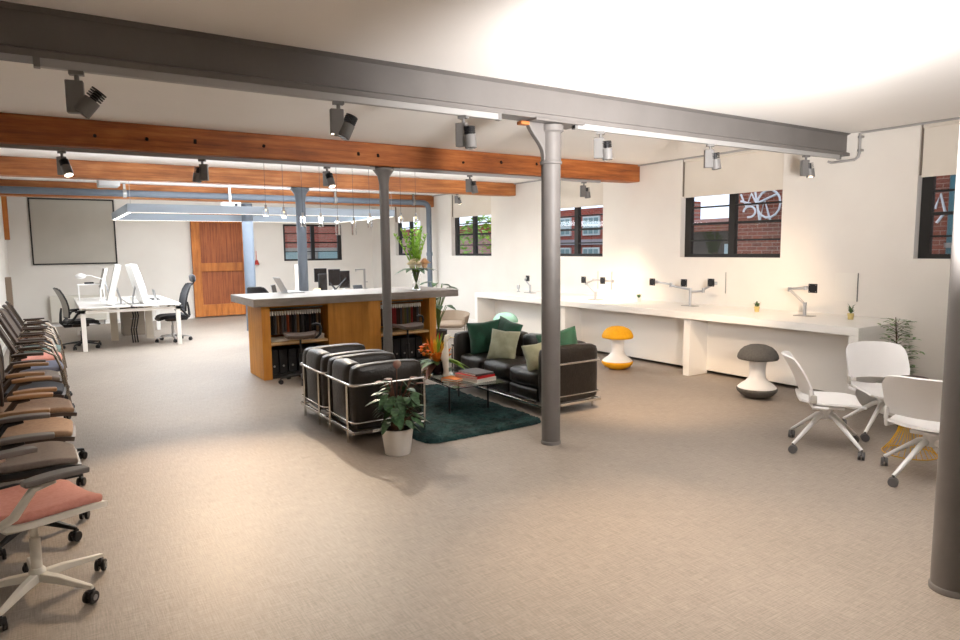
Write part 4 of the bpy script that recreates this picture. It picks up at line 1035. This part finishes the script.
for i, (x, y, lab) in enumerate(((1.03, 13.9, 'white cup on the bench desk between the monitors, left'), (1.25, 13.95, 'white cup on the bench desk between the monitors, right'))):
    t = thing('cup', lab, 'cup', (x, y, DT), 0, 'cups on the bench desk'); m = MB(); m.lathe([(.028, 0), (.036, .09), (.033, .09), (.026, .008), (.001, .006), (.001, 0)], n=18); m.build('cup_body', PAPER, t)
    m = MB(); m.tube([(.033, 0, .07), (.058, 0, .065), (.056, 0, .03), (.03, 0, .022)], .005, 6); m.build('handle', PAPER, t)
m = MB()
for k in range(3): m.tube([(.04*k, 0, .70), (.04*k+.03, .02, .5), (.04*k-.02, .0, .25), (.04*k, .03, .01)], .012, 6)
m.build('cable_snake', BLK, loc=(1.2, 13.6, 0), label='black cables hanging under the bench desk', cat='cables')
m = MB(); m.bx(-.2, .2, -.25, .25, 0, .55); t = thing('pedestal_drawers', 'small taupe drawer pedestal under the bench desk', 'drawers', (1.35, 15.2, 0)); m.build('carcass', mat('pedestal_taupe', '8f8376', .6), t, bevel=.005)
for k in range(3):
    m = MB(); m.bx(-.19, .19, -.262, -.25, .03+.175*k, .19+.175*k); d_ = m.build('drawer', mat('pedestal_taupe', '8f8376', .6), t); m = MB(); m.bx(-.06, .06, -.272, -.262, .15+.175*k, .165+.175*k); m.build('handle', STEEL, d_)

task_chair((.40, 13.5, 0), R(8), 'black mesh back chair on the left side of the bench desk', BLK, DGR, BLK, mat('grey_mesh', '8d8983', .8), star=R(20), group='chairs at the bench desk')
task_chair((1.86, 13.5, 0), R(186), 'black chair with headrest on the right side of the bench desk', BLK, DGR, BLK, DGR, base_m=STEEL, star=R(10), head=True, group='chairs at the bench desk')

# ------------------------------------------------------------------ far right work area
t = thing('meeting_desk', 'long pale desk behind the counter in front of the back window', 'desk', (4.9, 13.0, 0))
m = MB(); m.bx(-1.5, 1.6, -.7, .7, .74, .77); m.build('desktop', WHITE, t, bevel=.003)
for x in (-1.45, 1.5):
    for y in (-.65, .6):
        m = MB(); m.bx(x, x+.06, y, y+.06, 0, .74); m.build('leg', WHITE, t)
def dark_monitor(loc, rz, label, w=.5, h=.32, z=.2):
    t = thing('monitor', label, 'monitor', loc, rz, 'dark monitors behind the counter')
    m = MB(); m.box((0, 0, z+h/2), (.03, w, h)); m.build('screen_shell', BLK, t, bevel=.005)
    m = MB(); m.box((.017, 0, z+h/2), (.003, w-.02, h-.02)); m.build('display', SCRN, t)
    m = MB(); m.tube([(-.03, 0, z+h/2), (-.12, 0, z+h/2-.03), (-.12, 0, .01)], .018, 8); m.bx(-.2, -.04, -.1, .1, 0, .01); m.build('stand', WPL, t)
dark_monitor((4.58, 12.9, .77), R(-75), 'dark monitor, left of the group behind the counter', .20, .34, .08)
dark_monitor((4.68, 13.3, .77), R(-95), 'dark monitor partly hidden behind the left dark monitor', .26, .28, .24)
dark_monitor((4.92, 13.15, .77), R(-100), 'dark monitor in the middle of the group behind the counter', .24, .34, .16)
dark_monitor((5.16, 13.2, .77), R(-100), 'dark monitor at the right of the group behind the counter', .22, .36, .10)
t = thing('tablet_stand', 'dark tilted tablet on a stand right of the dark monitors', 'tablet', (5.27, 12.75, .77))
m = MB(); m.box((0, 0, .11), (.2, .02, .15), (R(-35), 0, 0)); m.build('tablet', BLK, t, bevel=.006)
m = MB(); m.tube([(0, .01, .13), (0, .1, .01)], .012, 8); m.bx(-.08, .08, 0, .16, 0, .01); m.build('stand', STEEL, t)
t = thing('monitor_mount', 'crossed black monitor arm in front of the dark monitors behind the counter', 'monitor arm', (4.72, 12.6, .77))
m = MB(); m.cyl((0, 0, .01), (0, 0, .14), .02); m.tube([(0, 0, .14), (-.1, 0, .26), (.05, .1, .10)], .016, 8); m.tube([(0, 0, .1), (.25, .05, .32)], .012, 8); m.build('arm', BLK, t); m = MB(); m.bx(-.07, .07, -.07, .07, 0, .01); m.build('base', BLK, t)
t = thing('storage_jar', 'cream storage jar beside the dark monitors', 'jar', (4.36, 12.6, .77)); m = MB(); m.lathe([(.07, 0), (.075, .11), (.06, .13), (.001, .13)]); m.build('jar_body', CREAM, t); m = MB(); m.lathe([(.062, .13), (.062, .15), (.001, .155)]); m.build('lid', OAKS, t)
t = thing('acoustic_panel', 'upright pale grey panel beside the blue-tinted grey column behind the counter', 'panel', (4.24, 13.2, .77)); m = MB(); m.bx(-.12, .12, -.015, .015, .02, .62); m.build('panel', mat('panel_grey', 'b8b0a8', .8), t, bevel=.004); m = MB(); m.bx(-.1, .1, -.06, .06, 0, .02); m.build('foot', STEEL, t)
laptop((3.72, 12.8, .77), R(150), 'laptop on the pale desk just right of the counter laptop', 100)
task_chair((3.25, 11.9, 0), R(40), 'black chair half hidden behind the counter beside the thick column', BLK, DGR, BLK, DGR, star=0, arms=False, group='chairs behind the counter', bh=.48, lean=.2)

# ------------------------------------------------------------------ outside
BR1 = brick_mat('alley_brick', '8a4530', '6e3626', '9b8478', 'x'); BR2 = brick_mat('red_brick_x', 'a34433', '8a3a2c', '8d6f66', 'x'); BR3 = brick_mat('red_brick_y', '9c4a3c', '84402f', '8f7b70', 'y')
GW = mat('graffiti_white', 'dfe2e6', .8)
def strokes(parent, ps, nm='graffiti', mm=None):
    m = MB()
    for p in ps: m.tube([(q[0], (q[1]-2.3)*.8+2.87 if q[1] > 0 else q[1], (q[2]-3)*.8+3.38 if q[1] > 0 else q[2]+.35) for q in p], .02, 6)
    m.build(nm, mm or GW, parent)
t = thing('alley_wall', 'brick alley wall with white graffiti outside the wide window', 'wall', (10.6, 4.5, -1))
m = MB(); m.bx(0, .3, -5, 3.25, 0, 5.5); m.build('brickwork', BR1, t, smooth=0)
def arc(cy, cz, ry, rz_, a0, a1, n=14): return [(-.01, cy+ry*math.cos(a0+(a1-a0)*k/n), cz+rz_*math.sin(a0+(a1-a0)*k/n)) for k in range(n+1)]
strokes(t, [[(-.01, 2.65, 3.25), (-.01, 2.5, 2.95), (-.01, 2.38, 3.25), (-.01, 2.2, 2.95)], arc(1.95, 3.0, .28, .3, 0, 6.3), [(-.01, 2.3, 3.35), (-.01, 2.15, 2.6), (-.01, 2.05, 3.1), (-.01, 1.9, 2.65)],
            [(-.01, 2.65, 3.1), (-.01, 2.3, 3.0), (-.01, 1.75, 3.2)], arc(2.42, 2.85, .15, .12, 0, 5), [(-.01, -.02, 2.8), (-.01, -.08, 3.0), (-.01, -.15, 2.75), (-.01, -.05, 2.6)]])
m = MB(); m.cyl((-.08, -.32, 0), (-.08, -.32, 5.5), .10); m.build('teal_downpipe', mat('teal_paint', '3f6a72', .5), t)
for z in (1.5, 2.6, 3.6):
    m = MB(); m.cyl((-.08, -.32, z), (-.08, -.32, z+.07), .125); m.build('pipe_bracket', STEEL, t)
m = MB(); m.bx(-.06, 0, 2.2, 2.6, 1.9, 2.2); m.build('meter_box', mat('sign_red', 'a33a34', .6), t)
t = thing('shed_building', 'dark sheds and pale blue door beyond the left pane of the wide window', 'building', (13.2, 11.0, -1))
m = MB(); m.bx(0, 1, -2.2, 1.6, 0, 3.0); m.build('dark_wall', mat('shed_dark', '3a3431', .8), t)
m = MB(); m.bx(-.05, 0, -2.2, -1.1, 0, 2.7); m.build('pale_door', mat('pale_blue_paint', 'a9bfc6', .6), t)
m = MB(); m.bx(-.05, 0, -.3, .3, 0, 2.0); m.build('pale_panel', mat('pale_blue_paint', 'a9bfc6', .6), t)
m = MB(); m.prism([(-.3, 3.0), (1.1, 3.0), (1.1, 3.35), (-.3, 3.2)], 'y', -2.4, 1.8); m.build('roof', BR1, t)
t = thing('brick_building', 'red brick building with pale windows across the alley behind the middle column', 'building', (17.0, 19.0, -1))
m = MB(); m.bx(0, 1, -4.5, 4, 0, 4.1); m.build('brickwork', BR2, t, smooth=0)
m = MB(); m.bx(-.1, 0, -4.5, 4, 2.75, 2.95); m.bx(-.1, 0, -4.5, 4, .9, 1.6); m.build('stone_band', mat('stone_grey', '9a9296', .8), t)
for y in (-3.6, -1.9, -.4, 1.2, 2.7):
    for z, hh in ((1.7, .95), (3.1, .7)):
        m = MB(); m.bx(-.06, .0, y-.45, y+.45, z, z+hh); f = m.build('window', mat('pale_sash', 'c9d3d2', .5), t)
        m = MB()
        for a in (-1, 0, 1):
            for b in (0, 1): m.bx(-.075, -.06, y+a*.28-.11, y+a*.28+.11, z+.06+b*hh/2, z-.06+(b+1)*hh/2)
        m.build('pane', mat('pane_teal_grey', '7e9a9c', .2), f)
t = thing('pink_house', 'pinkish rendered house outside the window with the green shrub', 'building', (14.5, 24.0, -1))
m = MB(); m.bx(0, 1, -3.0, 7, 0, 3.6); m.build('wall', mat('pink_render', 'b89088', .8), t)
for y in (-1.9, -.2, 1.6):
    m = MB(); m.bx(-.05, 0, y-.5, y+.5, 1.2, 2.4); m.build('window', mat('pale_glass', 'b6c4c2', .3), t)
m = MB(); m.bx(-.08, 0, -3, 7, 3.2, 3.6); m.build('fascia', BR2, t)
t = thing('garden_shrub', 'green leafy shrub outside the narrow window', 'shrub', (11.0, 16.9, -1))
m = MB()
for i in range(1500):
    a = rnd.random()*6.28; b = rnd.uniform(-1, 1); rr = math.sqrt(1-b*b); p = Vector((.9*rr*math.cos(a), 1.0*rr*math.sin(a), 1.9+1.7*b))*1.0
    m.leaf(p, p+Vector((rnd.uniform(-1, 1), rnd.uniform(-1, 1), rnd.uniform(-.6, .6)))*.16, .12, n=3)
m.build('foliage', LEAFL, t); m = MB(); m.tube([(0, 0, 0), (.02, 0, 1.5)], [.08, .05], 8); m.build('trunk', WOODY, t)
t = thing('rear_building', 'red and grey buildings seen through the back window', 'building', (8.5, 25.0, -1))
m = MB(); m.bx(-3, 3.5, 0, 1, 0, 6); m.build('brickwork', BR3, t, smooth=0)
m = MB(); m.bx(-3, 3.5, -.1, 0, 0, 2.75); m.build('grey_render', mat('grey_render', '8c8780', .8), t)
for x in (-2.2, -.9, .6, 1.9):
    m = MB(); m.bx(x-.4, x+.4, -.16, -.1, 1.6, 2.6); m.build('window', mat('pane_teal_grey', '7e9a9c', .2), t)
m = MB(); m.bx(W+TW+.01, 40, -15, 45, -1.2, -1.0); struct(m, 'ground_side', mat('alley_ground', '77726b', .9), smooth=0)
m = MB(); m.bx(-15, W+TW, YB+.5, 45, -1.2, -1.0); struct(m, 'ground_rear', mat('alley_ground', '77726b', .9), smooth=0)

# ------------------------------------------------------------------ light
def spot(loc, target, energy, col, size, blend=.6, rad=.04):
    l = bpy.data.lights.new('spot_lamp', 'SPOT'); l.energy = energy; l.color = col; l.spot_size = R(size); l.spot_blend = blend; l.shadow_soft_size = rad
    o = bpy.data.objects.new('spot_lamp', l); COL.objects.link(o); o.location = loc
    o.rotation_euler = (Vector(target)-Vector(loc)).to_track_quat('-Z', 'Y').to_euler(); return o
def area(loc, rot, sx, sy, energy, col):
    l = bpy.data.lights.new('area_lamp', 'AREA'); l.shape = 'RECTANGLE'; l.size = sx; l.size_y = sy; l.energy = energy; l.color = col
    o = bpy.data.objects.new('area_lamp', l); COL.objects.link(o); o.location = loc; o.rotation_euler = rot; return o
WARM = (1, .72, .46); WARM2 = (1, .84, .64); NEUT = (1, .965, .95); COOL = (.88, .94, 1)
#LIGHTS
spot((2.9, 1.1, 1.75), (3.85, 2.35, 2.93), 1750, NEUT, 118, 1.0, .25)      # photographer's bounced flash
spot((.12, 4.2, 2.40), (-.1, 7.0, 0), 60, WARM, 60, 1.0)
spot((1.6, 4.2, 2.40), (1.15, 8.5, 0), 450, WARM2, 45, 1.0)
spot((2.65, 4.1, 2.40), (2.75, 2.1, 0), 230, WARM, 60, 1.0)
spot((4.05, 4.15, 2.40), (5.5, 5.2, 0), 380, WARM, 70, 1.0)
spot((5.5, 4.2, 2.40), (7.5, 5.4, .8), 190, WARM, 60, 1.0)
spot((7.03, 4.2, 2.40), (7.8, 5.8, 1.3), 25, WARM, 80, 1.0)
spot((6.8, 7.5, 2.40), (7.4, 7.75, .8), 190, WARM, 70, 1.0)
spot((4.85, 7.5, 2.40), (6.9, 9.0, .8), 150, WARM, 70, 1.0)
spot((2.75, 7.5, 2.40), (2.3, 4.6, 0), 260, WARM2, 62, .8, .02)
spot((1.45, 7.5, 2.40), (.8, 4.9, 0), 560, WARM, 48, 1.0, .02)
spot((6.58, 10.9, 2.48), (7.8, 12.2, 2.5), 25, WARM2, 60, 1.0)
area((3.42, 12.4, 2.45), (PI, 0, 0), 4.4, 1.6, 150, COOL)
area((3.42, 15.9, 2.45), (PI, 0, 0), 4.4, 1.2, 70, COOL)            # uplight of the frame pendant
area((3.42, 13.2, 2.27), (0, 0, 0), 4.4, 2.8, 270, COOL)             # downlight of the frame pendant
area((3.3, 9.2, 2.62), (PI, 0, 0), 6.5, .5, 190, COOL)                # added uplight without a fitting, whitens the ceiling strip over the counter
w = bpy.data.worlds.new('World'); SC.world = w; w.use_nodes = True
w.node_tree.nodes['Background'].inputs[0].default_value = (.75, .85, 1, 1); w.node_tree.nodes['Background'].inputs[1].default_value = 1.7
# ------------------------------------------------------------------ camera
cam = bpy.data.cameras.new('camera'); co = bpy.data.objects.new('camera', cam); COL.objects.link(co)
cam.sensor_width = 36; cam.lens = 36*663.26/960; cam.clip_start = .05; cam.clip_end = 200
yaw, pit, rol = .5733, -.1077, -.0111
fw = Vector((math.sin(yaw)*math.cos(pit), math.cos(yaw)*math.cos(pit), math.sin(pit))); rt = Vector((math.cos(yaw), -math.sin(yaw), 0)); up = rt.cross(fw)
r2 = rt*math.cos(rol)+up*math.sin(rol); u2 = -rt*math.sin(rol)+up*math.cos(rol)
co.matrix_world = Matrix(((r2.x, u2.x, -fw.x, 0), (r2.y, u2.y, -fw.y, 0), (r2.z, u2.z, -fw.z, 1.664), (0, 0, 0, 1)))
SC.camera = co
SC.view_settings.view_transform = 'Standard'; SC.view_settings.look = 'None'; SC.view_settings.gamma = 1; SC.view_settings.use_curve_mapping = False
SC.view_settings.exposure = 0.07
